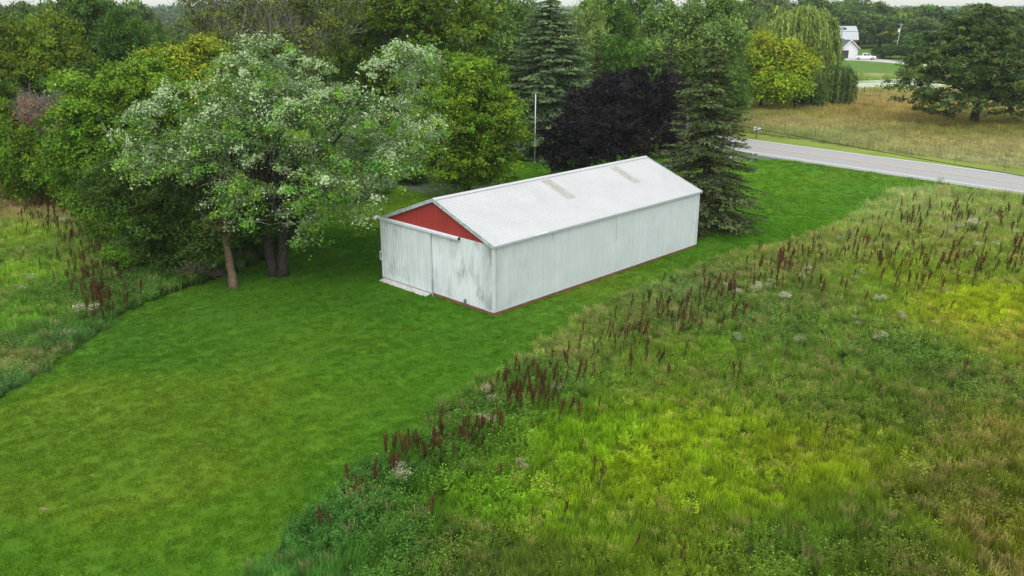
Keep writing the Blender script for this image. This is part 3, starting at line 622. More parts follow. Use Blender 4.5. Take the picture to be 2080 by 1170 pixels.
# ---- large trees behind the maple, right
base = at(880, 76); base[2] = 0
L5 = lobe_px([(830,20,78,3.6,3.0),(900,60,77,3.6,3.0),(780,70,79,3.2,2.8),(940,10,77,2.6,2.4),(950,110,76,2.2,2.2),(880,150,75,3.4,3.0),(830,-40,78,3.4,2.6),(760,0,79,2.6,2.3),(720,60,80,1.8,2.0),(920,-50,77,2.4,2),(800,180,76,3.2,3)], base)
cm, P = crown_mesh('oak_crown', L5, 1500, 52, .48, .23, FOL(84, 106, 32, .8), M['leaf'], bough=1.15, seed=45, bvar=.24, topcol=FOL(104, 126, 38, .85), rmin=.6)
tm = limb_mesh('oak_limbs', .45, 5, P, M['bark'], 8, n=40)
place('tall_tree', tuple(base), 'tall olive green tree with dark gaps behind the right side of the silver maple', 'tree', cm, tm)
base = at(950, 68); base[2] = 0
L6 = lobe_px([(960,180,68,2.6,2.2),(1010,230,67,2.2,2.3),(940,260,66,3.2,2.6),(1020,290,66.5,1.7,1.8),(920,330,65,2.4,1.7),(980,340,66,2.2,1.5),(880,240,67,2.2,2.2),(930,150,69,1.6,1.5)], base)
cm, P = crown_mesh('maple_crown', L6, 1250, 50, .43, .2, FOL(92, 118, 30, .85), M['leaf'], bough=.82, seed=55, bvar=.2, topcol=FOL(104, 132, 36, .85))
tm = limb_mesh('maple_limbs', .3, 3, P, M['bark'], 9, n=24)
place('yard_tree', tuple(base), 'round yellow green tree with foliage to the ground left of the white pole', 'tree', cm, tm)

# ---- sparse, half dead tree with bare branches
base = at(560, 70); base[2] = 0
L7 = lobe_px([(470,40,70,3.2,2.6),(560,20,71,3.2,2.6),(640,50,70,2.8,2.4),(520,90,69,3.2,2),(600,100,70,3,2.0),(420,20,70,2,1.6),(680,10,71,2.4,2),(600,-40,71,3,2)], base)
cm, P = crown_mesh('sparse_crown', L7, 620, 40, .7, .19, FOL(98, 112, 44, .85), M['leaf'], seed=65, bvar=.22, rmin=.4)
tm = limb_mesh('sparse_limbs', .38, 5, P, M['deadwood'], 10, n=70, twig=.025)
spt = place('half_dead_tree', tuple(base), 'sparse tree with many bare grey branches rising behind the silver maple', 'tree', cm, tm)
link(bpy.data.objects.new('bare_twigs', twig_mesh('dead_twigs', P, M['deadwood'], 18, 200, 2.0, 7, .02, -.4)), spt)

# ---- purple maple
base = at(1245, 76); base[2] = 0
L8 = lobe_px([(1265,210,75,2.9,2.3),(1190,225,74,1.9,1.7),(1340,215,75,1.9,2.0),(1165,280,73,2.1,2.0),(1250,280,73,3.2,2.7),(1350,280,74,2.2,2.3),(1170,325,72.5,2.0,1.5),(1300,165,75.5,1.5,1.0),(1235,170,75,1.3,1.0),(1370,170,75,.9,.9),(1385,260,74.5,1.1,1.4),(1125,310,73,1.0,1.2)], base)
cm, P = crown_mesh('purple_crown', L8, 1500, 50, .42, .19, FOL(52, 43, 54, .40), M['leaf'], bough=.78, seed=75, bvar=.25, hvar=.1, lvar=.45)
tm = limb_mesh('purple_limbs', .3, 2.4, P, M['bark'], 11, n=24)
place('purple_maple', tuple(base), 'dark purple leaved maple directly behind the barn roof', 'tree', cm, tm)

# ---- conifers
def spruce_mesh(name, H, R, seed, col, z_low=.3, levels=34, per=11, nl=.22, ragged=.25, power=.8, dens=1.0, droop=.35):
    rng = np.random.default_rng(seed); C = []; Nn = []; T = []; Ls = []; K = []; b = MB()
    b.tube([(0, 0, -.1), (.03, 0, H*.4), (0, .02, H*.8), (0, 0, H)], [R*.075, R*.055, R*.025, .01], 8)
    for lv in range(levels):
        t = (lv+.5)/levels; z = z_low+(H-z_low)*t; r0 = R*(1-t)**power*(1 if t > .12 else .75+2*t)+.12
        for k in range(max(4, int(per*(1-.5*t)))):
            a = rng.random()*2*math.pi; r = r0*(1+rng.normal()*ragged*.6); 
            if r < .12: continue
            zz = z+rng.normal()*.12; d = np.array([math.cos(a), math.sin(a), 0]); side = np.array([-d[1], d[0], 0])
            rise = .10*(1-t)-droop*(1-t)*.6; 
            def pos(s): return d*r*s+UP*(zz+r*(rise*s-droop*.55*s*s+.22*s**3*droop*2))
            if r > .6: b.tube([pos(0), pos(.5), pos(.95)], [.03+.012*r, .02+.006*r, .008], 4, cap=False)
            kt = rng.normal()
            nn = int((10+r*26)*dens)
            s = .15+.85*rng.random(nn)**.75; sd_ = rng.choice([-1, 1], nn)*rng.random(nn)**.8*(.10+.26*r*(1-s*.72))
            p = np.array([pos(x) for x in s])+side*sd_[:, None]+rng.normal(size=(nn, 3))*.035-UP*np.abs(sd_)[:, None]*.22
            C.append(p); Nn.append(nrm(UP+rng.normal(size=(nn, 3))*.5+d*.2)); T.append(nrm(d*.9+side*np.sign(sd_)[:, None]*.55+rng.normal(size=(nn, 3))*.25-UP*.1)); Ls.append(nl*np.exp(rng.normal(size=nn)*.25)); K.append(np.full(nn, kt)+rng.normal(size=nn)*.4)
    C, Nn, T, Ls, K = map(np.concatenate, (C, Nn, T, Ls, K)); V, Fc = quads(C, Nn, T, Ls, .42)
    c = np.array(col)*np.exp(K*.2)[:, None]*(1+rng.normal(size=(len(C), 1))*np.array([.08, .02, -.08]))
    me = np_mesh(name, V, Fc, M['needle'], col=np.repeat(np.clip(c, .002, 1), 4, 0))
    tmx = bpy.data.meshes.new(name+'_stem'); tmx.from_pydata(b.v, [], b.f); tmx.materials.append(M['bark']); tmx.update(); return me, tmx
H = hgt(82, 57.5); b0 = gnd(1425, 462)
c1, t1 = spruce_mesh('barn_spruce', hgt(78, b0[1]), 3.55, 4, FOL(84, 96, 64, .85), .35, 44, 13, .20, .38, .62, 1.35, .45)
place('norway_spruce', tuple(b0), 'ragged olive grey spruce growing against the far right corner of the barn', 'conifer', c1, t1)
b0 = at(1113, 88); b0[2] = 0
c2, t2 = spruce_mesh('blue_spruce', hgt(-12, 88), 6.3, 6, FOL(104, 126, 94, .9), .4, 46, 17, .26, .22, .50, 1.3, .4)
place('blue_spruce', tuple(b0), 'tall full blue grey spruce behind the white flagpole', 'conifer', c2, t2)
b0 = at(1352, 86); b0[2] = 0
c3, t3 = spruce_mesh('thin_spruce', hgt(58, 86), 2.3, 7, FOL(86, 92, 58, .8), .4, 34, 8, .24, .3, .7, .8, .4)
place('thin_spruce', tuple(b0), 'thin brownish spruce between the purple maple and the barn corner spruce', 'conifer', c3, t3)
b0 = at(1206, 92); b0[2] = 0
place('thin_spruce', tuple(b0), 'small thin spruce top showing just right of the blue spruce', 'conifer', c3, t3, rz=2, sc=(.9, .9, (hgt(62, 92))/hgt(58, 86)), tint=(.8, .85, .8))

# ---- weeping willow
def willow_mesh(name, lobes, n, seed, col, ls=.32, hang=(2.5, 6.5)):
    rng = np.random.default_rng(seed); Pb, Db = clump_centres(lobes, n//20, rng, .6, .8); ii = np.repeat(np.arange(len(Pb)), 26); P = Pb[ii]+rng.normal(size=(len(ii), 3))*np.array([.42, .42, .25]); D = Db[ii]; hl = rng.random(len(Pb))[ii]; hi = 0; C = []; Nn = []; T = []; Ls = []; K = []
    for p, d in zip(P, D):
        Lh = (hang[0]+(hang[1]-hang[0])*(.8*hl[hi]+.2*rng.random())); hi += 1; Lh = min(Lh, p[2]-.25)
        if Lh < .4: continue
        dh = nrm(np.array([d[0], d[1], 0])+1e-6); m_ = int(10+Lh*9); s = np.sort(rng.random(m_)); kt = rng.normal()
        pp = p+dh*(.5*np.sin(np.minimum(s*Lh, 1.5)))[:, None]-UP*(s*Lh)[:, None]+rng.normal(size=(m_, 3))*np.array([.07, .07, .05])
        C.append(pp); Nn.append(nrm(dh*.8+UP*.35+rng.normal(size=(m_, 3))*.45)); T.append(nrm(-UP+rng.normal(size=(m_, 3))*.22)); Ls.append(ls*np.exp(rng.normal(size=m_)*.25)); K.append(np.full(m_, kt)+rng.normal(size=m_)*.4)
    C, Nn, T, Ls, K = map(np.concatenate, (C, Nn, T, Ls, K)); V, Fc = quads(C, Nn, T, Ls*1.5, .2); c = np.array(col)*np.exp(K*.34)[:, None]
    return np_mesh(name, V, Fc, M['leaf'], col=np.repeat(c, 4, 0)), P
b0 = at(1665, 136); b0[2] = 0
WL = lobe_px([(1600,60,138,4.2,3.2),(1640,50,139,4.0,2.8),(1565,60,139,2.4,2.2),(1672,85,136,1.8,2.2),(1640,110,136,2.6,3),(1670,125,135,1.9,1.6),(1655,150,134.5,2.4,2)], b0)
cm, P = willow_mesh('willow_crown', WL, 2600, 85, FOL(134, 152, 84, .72), hang=(2.0, 7.5)); tm = limb_mesh('willow_limbs', .5, 4, P, M['bark'], 12, n=20)
place('weeping_willow', tuple(b0), 'big weeping willow with trailing strands beside the pasture', 'tree', cm, tm)
b0 = at(1690, 131); b0[2] = 0
WL = lobe_px([(1655,165,131,1.8,1.3),(1705,150,132,1.6,1.2),(1680,150,132,1.4,1.2),(1640,180,130,1.2,1)], b0)
cm, P = willow_mesh('willow_skirt', WL, 900, 86, FOL(96, 116, 66, .62), hang=(2.5, 6)); tm = limb_mesh('willow_limbs2', .2, 2, P, M['bark'], 13, n=8)
place('weeping_willow', tuple(b0), 'smaller darker willow skirt hanging to the ground in front of the big willow', 'tree', cm, tm)

# ---- yellow green roadside trees
for px, Y, L_, lab, sd_ in ((1545, 129, [(1545,100,129,2.9,2.2),(1520,130,128,3.0,2.8),(1580,140,128,3,2.8),(1550,175,127.5,3.4,2.4),(1508,165,128,2.0,2.2),(1500,110,130,1.8,2),(1590,95,130,1.6,1.5)], 'gold green round tree at the pasture edge, left of its pair beside the willow', 91),
                            (1615, 127, [(1610,120,127,2.0,1.8),(1620,150,126.5,2.1,2.1),(1600,180,126,2.6,2.0),(1632,135,127,1.2,1.4),(1575,185,126,1.6,1.6)], 'gold green smaller tree touching the willow, right of its pair', 92)):
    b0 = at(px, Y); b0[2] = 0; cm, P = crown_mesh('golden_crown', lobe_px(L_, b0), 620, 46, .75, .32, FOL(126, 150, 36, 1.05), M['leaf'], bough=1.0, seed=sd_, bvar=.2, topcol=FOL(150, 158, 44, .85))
    place('golden_tree', tuple(b0), lab, 'tree', cm, limb_mesh('golden_limbs', .28, 2.6, P, M['bark'], sd_, n=16), group='gold green trees at the pasture edge')

# ---- the spreading oak in the pasture
b0 = gnd(1978, 248)
OL = lobe_px([(1990,60,112,4.6,2.6),(2060,80,112,4.6,3.0),(1930,100,112,3.6,2.4),(1900,140,111,3.0,1.9),(1870,180,110,1.9,1.2),(1960,150,110,4.4,2.4),(2050,150,110,4.6,2.6),(1890,200,109,2.0,1.1),(1935,210,108,2.6,1.3),(2050,205,109,3.6,1.5),(2000,215,108,1.8,.8),(2120,140,111,4,3),(2130,200,110,3,1.5),(1880,125,111,1.6,1.2),(2000,110,110,4.6,2.6),(1860,150,110.5,1.1,.6)], b0)
cm, P = crown_mesh('spreading_crown', OL, 2100, 46, .5, .27, FOL(80, 98, 54, .8), M['leaf'], bough=1.25, seed=101, bvar=.22, flat=.4, rmin=.65)
tm = limb_mesh('spreading_limbs', .62, 2.4, P, M['bark'], 14, n=48)
place('spreading_oak', tuple(b0), 'wide dark green oak with low sweeping limbs standing alone in the tan pasture', 'tree', cm, tm)

# ------------------------------------------------------------------ shared tree shapes for the woods behind
PROT = {}; TW = (1.40, 1.16, .84)
def proto(key, h, wdt, nclump, nper, rc, ls, col, seed, **k):
    topcol = k.pop('topcol', None); zl = k.pop('zlow', .1); sub = k.pop('sub', .42); nl = k.pop('nlobe', 11)
    cm, P = crown_mesh(key+'_crown', lobes_auto(h, wdt, seed, zl, n=nl, sub=sub), nclump, nper, rc, ls, col, M['leaf'], seed=seed, topcol=topcol, bough=wdt*.115, **k)
    PROT[key] = (cm, limb_mesh(key+'_limbs', .028*h, h*.25, P, M['bark'], seed, n=18), h, wdt)
proto('round', 12, 9.5, 900, 50, .6, .26, FOL(100, 130, 60, .8), 201, bvar=.22)
proto('broad', 12, 12, 1050, 50, .68, .27, FOL(100, 130, 60, .8), 202, bvar=.24, sub=.36, nlobe=14)
proto('tall', 14, 9, 900, 50, .62, .27, FOL(100, 130, 60, .8), 203, bvar=.22, nlobe=14)
proto('cottonwood', 14, 11, 1000, 52, .55, .28, FOL(112, 140, 76, .8), 204, bvar=.25, flat=1.3, up=.1, wind=(0, 0, .9), nlobe=16, sub=.34)
proto('bush', 4, 5.5, 420, 50, .45, .18, FOL(90, 128, 40, .85), 205, zlow=.02)
proto('far', 13, 12, 420, 34, 1.0, .62, FOL(96, 124, 66, .8), 206, bvar=.26)
proto('distant', 13, 10, 300, 34, 1.0, .7, FOL(96, 124, 66, .8), 207, bvar=.26, nlobe=8)
proto('tallfar', 15, 10, 420, 34, 1.0, .62, FOL(96, 124, 66, .8), 208, bvar=.26, nlobe=14)
def wood(kindname, key, px, Y, top, wpx, tint, label, cat='tree', group=None, rz=None):
    cm, tmx, h, wd = PROT[key]; H_ = max(2.5, hgt(top, Y)); dep = Y*CP+(CAM_H-H_*.5)*SP
    W_ = wpx/F_PX*dep; b0 = at(px, Y); b0 = at(px, Y, H_*.5); b0[2] = 0
    s = W_/wd
    return place(kindname, tuple(b0), label, cat, cm, tmx, group, rz if rz is not None else (px*1.7+Y) % 6.28, (s, s, H_/h*1.0), tint)
# left background, each told apart
wood('tall_tree','broad',185,105,-25,230,(.42,.6,.42),'tall dark tree with visible trunk at the far left wood edge')
wood('round_tree','round',255,92,38,118,(.42,.66,.42),'dense dark round headed tree left of the yellowish tree top')
wood('yellowish_tree','tall',132,84,28,150,(1.0,1.05,.5),'yellow topped green tree in the left wood, behind the grey bush')
wood('round_tree','round',35,80,62,170,(1.0,.98,.42),'olive gold tree at the left frame edge above the bright bush')
wood('leafy_tree','tall',20,95,25,150,(.62,.84,.55),'mid green tree at the far left frame edge behind the gold one')
wood('leafy_tree','tall',90,100,35,110,(.72,.92,.62),'pale green tree behind the yellow topped tree on the left')
wood('leafy_tree','round',180,72,150,170,(.36,.56,.32),'low dark tree between the grey bush and the round headed tree')
wood('round_tree','bush',25,68,215,190,(.8,.84,.55),'bright green bush at the left edge above the weedy field','bush')
wood('round_tree','bush',75,64,270,150,(.78,.84,.55),'bright green bush right of the left edge bush','bush')
wood('round_tree','round',-15,72,130,160,(.60,.74,.4),'dark tree cut by the left frame edge')
wood('leafy_tree','round',310,120,60,90,(.75,.95,.75),'bluish green tree in the gap left of the half dead tree')
wood('leafy_tree','broad',430,110,45,130,(.72,.82,.6),'rounded dull tree under the bare branches left of center')
wood('leafy_tree','tall',360,130,78,80,(.9,1.05,.6),'small yellow green tree in the gap of the left wood')
wood('leafy_tree','round',330,88,120,140,(.5,.72,.42),'dark tree behind the yellowish tree on the left')
wood('leafy_tree','broad',520,88,60,220,(.6,.7,.4),'dark olive tree behind the half dead tree')
wood('leafy_tree','tall',680,96,15,180,(.62,.75,.42),'tall olive tree behind the dead branches near center left')
wood('leafy_tree','round',730,84,110,150,(.42,.55,.36),'dark tree in the notch behind the silver maple')
# behind the spruces
wood('cottonwood','cottonwood',1020,108,-25,190,(.62,.84,.75),'blue green cottonwood left of the blue spruce')
wood('cottonwood','cottonwood',1165,104,5,120,(1.15,1.25,1.4),'pale leaved poplar right of the blue spruce')
wood('leafy_tree','round',1000,90,120,150,(.45,.65,.5),'dark tree low between the yard tree and blue spruce')
wood('leafy_tree','tall',1225,112,-20,120,(.62,.86,.66),'tall green tree between the poplar and the large cottonwood')
wood('leafy_tree','broad',1275,118,-25,160,(.66,.86,.55),'tall bright green tree behind the purple maple')
wood('leafy_tree','round',1245,98,85,130,(.55,.85,.5),'low green tree above the purple maple crown')
wood('cottonwood','cottonwood',1400,106,-15,210,(.82,.98,.95),'large light green cottonwood right of center with upswept leaves')
wood('cottonwood','cottonwood',1455,112,40,110,(.68,.86,.75),'cottonwood leaning out at the right of the large one')
wood('leafy_tree','broad',1440,104,110,140,(.6,.82,.55),'green tree under the cottonwood at the road bend')
wood('leafy_tree','round',1480,126,120,90,(.6,.8,.5),'dark tree left of the gold green pair')
wood('leafy_tree','round',1310,92,150,150,(.45,.66,.45),'dark tree just behind the purple maple crown')
wood('leafy_tree','round',640,108,130,260,(.4,.52,.34),'dark low tree behind the maple trunk',)
wood('leafy_tree','broad',760,92,200,220,(.4,.55,.32),'dark tree by the driveway behind the maple')
wood('leafy_tree','broad',480,84,220,260,(.42,.6,.32),'dark tree behind the small tan trunk')
wood('leafy_tree','broad',600,82,260,240,(.38,.5,.3),'dark undergrowth tree behind the maple trunk')
# bare brown bush at left
rb = at(88, 66); rb[2] = 0
LB = lobe_px([(80,240,66,1.7,1.3),(120,225,67,1.6,1.2),(140,260,66,1.4,1.1),(60,215,67.5,1.2,1.0)], rb)
cm, P = crown_mesh('bare_bush_leaves', LB, 200, 34, .5, .12, FOL(138, 116, 96, .7), M['leaf'], seed=301, rmin=.3)
bbs = place('bare_bush', tuple(rb), 'greyish brown leafless bush in the left wood edge', 'bush', cm, limb_mesh('bare_bush_limbs', .09, .7, P, M['deadwood'], 302, n=50, twig=.015))
link(bpy.data.objects.new('bare_twigs', twig_mesh('bush_twigs', P, M['deadwood'], 303, 200, .8, 8, .014, -.2)), bbs)

# far right woods behind the farmstead: individual trees
rng = np.random.default_rng(77); gname = 'trees of the wood behind the far farmstead'
spec = [(1500,330,-6,70),(1535,300,5,60),(1570,340,0,80),(1610,330,8,70),(1650,345,0,80),(1690,360,8,80),(1725,350,10,90),(1760,360,14,90),(1800,370,22,90),(1840,365,12,90),(1830,330,4,60),(1880,350,16,90),(1920,370,18,80),(1960,360,22,90),(2000,345,14,90),(2050,370,26,100),(2095,350,18,80),
        (1745,320,30,70),(1790,325,36,70),(1850,300,34,80),(1880,280,46,70),(1910,310,40,80),(1945,330,40,80),(1700,320,20,60),(1990,330,34,90),(2040,320,40,90),(2085,330,36,80),(1600,300,30,70),(1560,310,24,60),(1520,285,24,60),
        (1480,260,20,70),(1470,300,0,70),(1870,255,72,60),(1900,240,78,70),(1855,290,60,50),(1715,400,2,80),(1780,420,6,80),(1860,430,18,90),(1980,420,16,80),(2060,430,22,90),(1630,400,-2,80)]
for i, (px, Y, top, wp) in enumerate(spec):
    k = rng.uniform(.62, .95); tnt = (k*rng.uniform(.75, 1.05), k*rng.uniform(.95, 1.1), k*rng.uniform(.7, 1.0))
    wh_ = 'above the gold green pasture trees' if px < 1600 else 'above the big willow' if px < 1700 else 'behind the red farm barn' if px < 1760 else 'behind the leaning utility pole' if px < 1840 else 'just left of the wide pasture oak' if px < 1900 else 'above the wide pasture oak'
    rw = 'front row' if Y < 326 else 'middle row' if Y < 364 else 'rear row'; lb_ = 'green far tree, '+rw+', '+wh_; gname = rw+' of the far wood '+wh_
    wood('woodland_tree', 'far' if i % 3 else 'tallfar', px, Y, (max(top, 2) if px < 1760 else max(top, 17))+rng.normal()*3, wp*1.15, tnt, lb_, 'tree', gname)
# mid left far trees
for i, (px, Y, top, wp) in enumerate([(-20,180,14,90),(30,200,18,80),(75,170,20,80),(120,190,16,80),(170,210,12,90),(235,200,6,90),(285,230,12,60),(300,300,36,50),(330,420,50,50),(360,380,48,50),(395,330,44,60),(420,290,38,60),(345,250,58,50),(380,240,60,50),(460,260,26,80),(520,240,16,90),(590,250,8,90),(660,240,6,90),(720,230,2,90),(400,220,62,50),(315,240,54,40),(780,250,0,90),(850,260,0,90)]):
    k = rng.uniform(.6, .9); wh_ = 'above the left edge bushes' if px < 150 else 'above the round headed dark tree' if px < 300 else 'in the open gap left of the dead branches' if px < 430 else 'behind the bare grey branches' if px < 700 else 'behind the tall olive tree'
    wh_ = ('near' if Y < 225 else 'farther')+' rank '+wh_; wood('woodland_tree', 'far', px, Y, top, wp*1.1, (k*.95, k*1.05, k*.85), 'green tree, '+wh_+', at left', 'tree', 'far left wood, '+wh_)
# tree lines kilometres away, one mass each
def treeline(name, px0, px1, Y, hgt_m, seed, col, n=240, ls=2.0, depth=40):
    rng = np.random.default_rng(seed); a = at(px0, Y); b_ = at(px1, Y); t = rng.random(n); hh = hgt_m*(.65+.45*rng.random(n)); r = hgt_m*.5*(.7+.6*rng.random(n))
    lob = np.stack([a[0]+(b_[0]-a[0])*t, np.full(n, Y)+rng.random(n)*depth, hh*.55, r, r, hh*.5], 1); C = []; K = []
    m_ = 70; d = nrm(rng.normal(size=(n, m_, 3))+UP*.2); Cc = (lob[:, None, :3]+d*lob[:, None, 3:6]).reshape(-1, 3); d = d.reshape(-1, 3); nn = len(Cc)
    V, Fc = quads(Cc, nrm(d+rng.normal(size=(nn, 3))*.4), rng.normal(size=(nn, 3)), ls*np.exp(rng.normal(size=nn)*.3), .8)
    kc = np.repeat(np.exp(rng.normal(size=n)*.15), m_)*np.exp(rng.normal(size=nn)*.12)
    me = np_mesh(name, V, Fc, M['leaf'], col=np.repeat(np.array(col)*kc[:, None], 4, 0)); o = link(bpy.data.objects.new(name, me)); o.color = (1, 1, 1, 1)
    tag(o, kind='stuff', cat='woodland', label='hazy distant tree line along the horizon '+name.split('_')[0]); return o
treeline('distant_woods', -200, 2300, 2300, 14, 401, FOL(90, 118, 70, .75), 900, 4.5, 250)
treeline('hedgerow_woods', 250, 1100, 740, 14.5, 402, FOL(84, 114, 64, .75), 330, 2.2, 50)
treeline('leftmost_woods', -200, 130, 900, 13.5, 403, FOL(84, 114, 64, .75), 160, 2.4, 60)
treeline('farther_woods', 1450, 2400, 640, 12.5, 404, FOL(84, 114, 64, .75), 420, 2.2, 60)

# ------------------------------------------------------------------ farmstead far behind
def gable_house(root, x0, x1, y0, y1, eave, ridge, wall, roofm, oh=.4):
    MB().box((x0, y0, 0), (x1, y1, eave)).build('wall', wall, root)
    yc = (y0+y1)/2
    g = MB()
    for xx in (x0, x1-.02): MB().prism([(y0, eave), (y1, eave), (yc, ridge)], xx, xx+.02, M=Matrix([(0, 1, 0, 0), (1, 0, 0, 0), (0, 0, 1, 0), (0, 0, 0, 1)])).build('gable', wall, root)
    k = (ridge-eave)/(yc-y0); r = MB()
    for s in (-1, 1):
        ye = y0-oh if s < 0 else y1+oh; ze = eave-oh*k
        r.add([(x0-oh, ye, ze), (x1+oh, ye, ze), (x1+oh, yc, ridge+.05), (x0-oh, yc, ridge+.05), (x0-oh, ye, ze+.18), (x1+oh, ye, ze+.18), (x1+oh, yc, ridge+.23), (x0-oh, yc, ridge+.23)],
              [(0, 1, 2, 3), (4, 7, 6, 5), (0, 4, 5, 1), (1, 5, 6, 2), (0, 3, 7, 4)])
    return r.build('roof', roofm, root)
gp = at(1724, 258)
gar = empty('garage', (gp[0], gp[1], 0), 'white farm garage with dark open door and slate grey roof beside the willow', 'garage', rz=math.radians(-36))
# local -y.. gable faces -x after turning: front wall at x=0 looks along -x
gar.scale = (1.1, 1.1, 1.05); gar.rotation_euler = (0, 0, math.radians(114)); gar.location = (gp[0]-.1, gp[1], 0)
gable_house(gar, 0, 9, -3.0, 3.0, 2.6, 4.7, M['siding'], M['shingle'])
MB().box((-.03, .2, 0), (-.001, 2.6, 2.15)).build('doorway_shade', M['dark'], gar)  # dark panel on the wall stands for the shade inside the open doorway
MB().box((-.07, -2.3, .05), (-.035, -.1, 2.2)).build('side_door', M['white'], gar)
rk = MB()
for s in (-1, 1): rk.add([(-.45, s*3.42, 2.28), (-.45, 0, 4.72), (-.45, 0, 4.98), (-.45, s*3.42, 2.52), (-.40, s*3.42, 2.28), (-.40, 0, 4.72), (-.40, 0, 4.98), (-.40, s*3.42, 2.52)], [(0, 1, 2, 3), (7, 6, 5, 4), (0, 4, 5, 1), (3, 2, 6, 7)])
rk.build('rake_trim', M['white'], gar)
hp = at(1690, 262)
hs_ = empty('farmhouse', (hp[0], hp[1], 0), 'white farmhouse wing with slate roof mostly hidden by the willow', 'house', rz=math.radians(0))
gable_house(hs_, -7, 2.6, -3, 3.5, 2.6, 5.2, M['siding'], M['shingle'])
for xx in (-4, -.5): fr = MB().box((xx, -3.06, .9), (xx+1.1, -3.001, 2.0)).build('window', M['white'], hs_); MB().box((xx+.08, -3.09, .98), (xx+1.02, -3.062, 1.92)).build('pane', M['glass'], fr)
bp_ = at(1703, 292)
fb = empty('gambrel_barn', (bp_[0], bp_[1], 0), 'red farm barn with two pitched white roof and small dark skylights beyond the garage', 'barn', rz=math.radians(-4))
MB().box((-9, -4.2, 0), (4.3, 4.2, 4.3)).build('wall', M['barnred'], fb)
MB().prism([(-4.2, 4.3), (-2.7, 6.5), (0, 8.0), (2.7, 6.5), (4.2, 4.3)], 4.28, 4.31, M=Matrix([(0, 1, 0, 0), (1, 0, 0, 0), (0, 0, 1, 0), (0, 0, 0, 1)])).build('gable', M['barnred'], fb)
gr = MB(); pr_ = [(-4.5, 4.0), (-2.75, 6.55), (0, 8.1), (2.75, 6.55), (4.5, 4.0)]
for (ya, za), (yb, zb) in zip(pr_[:-1], pr_[1:]): gr.add([(-9.3, ya, za), (4.7, ya, za), (4.7, yb, zb), (-9.3, yb, zb), (-9.3, ya, za+.15), (4.7, ya, za+.15), (4.7, yb, zb+.15), (-9.3, yb, zb+.15)], [(0, 3, 2, 1), (4, 5, 6, 7), (1, 2, 6, 5), (0, 4, 7, 3)])
gro = gr.build('roof', paint('barn_white_roof', (.40, .42, .44), .5, .1), fb)
MB().box((-9.3, -2.87, 6.60), (4.7, -2.72, 6.76)).build('roof_break', M['grey'], gro)
for xx in (-1.6, .1):
    ang = math.atan2(1.55, 2.75); Mx = Matrix.Translation((xx, -2.0, 7.15)) @ Matrix.Rotation(ang, 4, 'X'); MB().box((0, 0, -.02), (1.15, 1.3, .08), M=Mx).build('skylight', M['glass'], gro)
# pickup truck
def car_wheel(root, x, y, r=.39):
    wh = MB().tube([(x, y-.13, r), (x, y+.13, r)], r, 18); w_ = wh.build('wheel', M['tyre'], root)
    MB().tube([(x, y-.14, r), (x, y+.14, r)], r*.6, 14).build('rim', M['rim'], w_); return w_
tp = at(1757, 251)
tk = empty('pickup_truck', (tp[0], tp[1], .03), 'white crew cab pickup truck parked on the far pale driveway', 'pickup truck', rz=math.radians(-14)); tk.scale = (.95, .95, .95)
body = MB(); body.prism([(-2.9, .55), (-2.85, 1.15), (-.75, 1.18), (-.75, 1.1), (1.35, 1.15), (2.75, 1.02), (2.95, .8), (2.9, .42), (-2.8, .42)], -.98, .98)
body.build('body', M['carwhite'], tk, bevel=.05)
cab = MB(); cab.add([(-.85, -.9, 1.13), (1.5, -.9, 1.13), (.75, -.72, 1.85), (-.7, -.72, 1.88), (-.85, .9, 1.13), (1.5, .9, 1.13), (.75, .72, 1.85), (-.7, .72, 1.88)], [(0, 1, 2, 3), (7, 6, 5, 4), (3, 2, 6, 7), (1, 5, 6, 2), (0, 3, 7, 4)])
cab.build('cabin', M['carwhite'], tk, bevel=.04)
for s in (-1, 1):
    wi = MB()
    for xa, xb, xc, xd in ((-.7, .18, .16, -.62), (.28, 1.28, .74, .26)): wi.add([(xa, s*.915, 1.2), (xb, s*.915, 1.2), (xc, s*.76, 1.78), (xd, s*.76, 1.78)], [(0, 1, 2, 3)])
    wi.build('side_window', M['glass'], tk)
MB().add([(1.515, -.8, 1.17), (1.515, .8, 1.17), (.82, .66, 1.83), (.82, -.66, 1.83)], [(0, 1, 2, 3)]).build('windscreen', M['glass'], tk)
bedm = MB(); bedm.box((-2.75, -.8, 1.16), (-.95, .8, 1.19)); bedm.build('cargo_bed', M['dark'], tk)
for x in (-1.95, 1.95):
    for y in (-.88, .88): car_wheel(tk, x, y)
for y in (-.7, .7): MB().box((2.84, y-.22, .78), (2.97, y+.22, .95)).build('headlight', M['grey'], tk)
# utility pole with transformer
up0 = at(1818, 268)
ut = empty('utility_pole', (up0[0]-.1, up0[1], 0), 'pale leaning utility pole with a transformer can behind the dark round bush', 'utility pole'); ut.rotation_euler = (0, math.radians(4.5), 0)
MB().tube([(0, 0, -.3), (0, 0, 9.6)], [.17, .12], 8).build('pole', M['grey'], ut)
MB().box((-.9, -.06, 9.2), (.5, .06, 9.35)).build('crossarm', M['grey'], ut)
MB().tube([(-.35, -.1, 7.0), (-.35, -.1, 8.0)], .3, 10).build('transformer', M['white'], ut)
wood('round_bush','bush',1810,256,92,66,(.38,.42,.42),'dark round bush in front of the leaning utility pole','bush')
wood('round_bush','bush',1786,262,104,26,(.5,.55,.5),'small dull bush between the truck and the dark round bush','bush')
wood('round_bush','bush',1702,236,112,26,(.75,.95,.6),'green shrub before the white garage','bush')
sb = at(1783, 257); MBx = MB(); MBx.box((-.8, -.5, .0), (.8, .5, 1.0)); MBx.prism([(-.85, 1.0), (.85, 1.0), (.8, 1.12), (-.8, 1.12)], -.55, .55); MBx = MBx.build('storage_box', M['grey'], bevel=.04); MBx.location = (sb[0], sb[1], 0)
tag(MBx, 'small pale grey box between the white truck and dark bush', 'box')

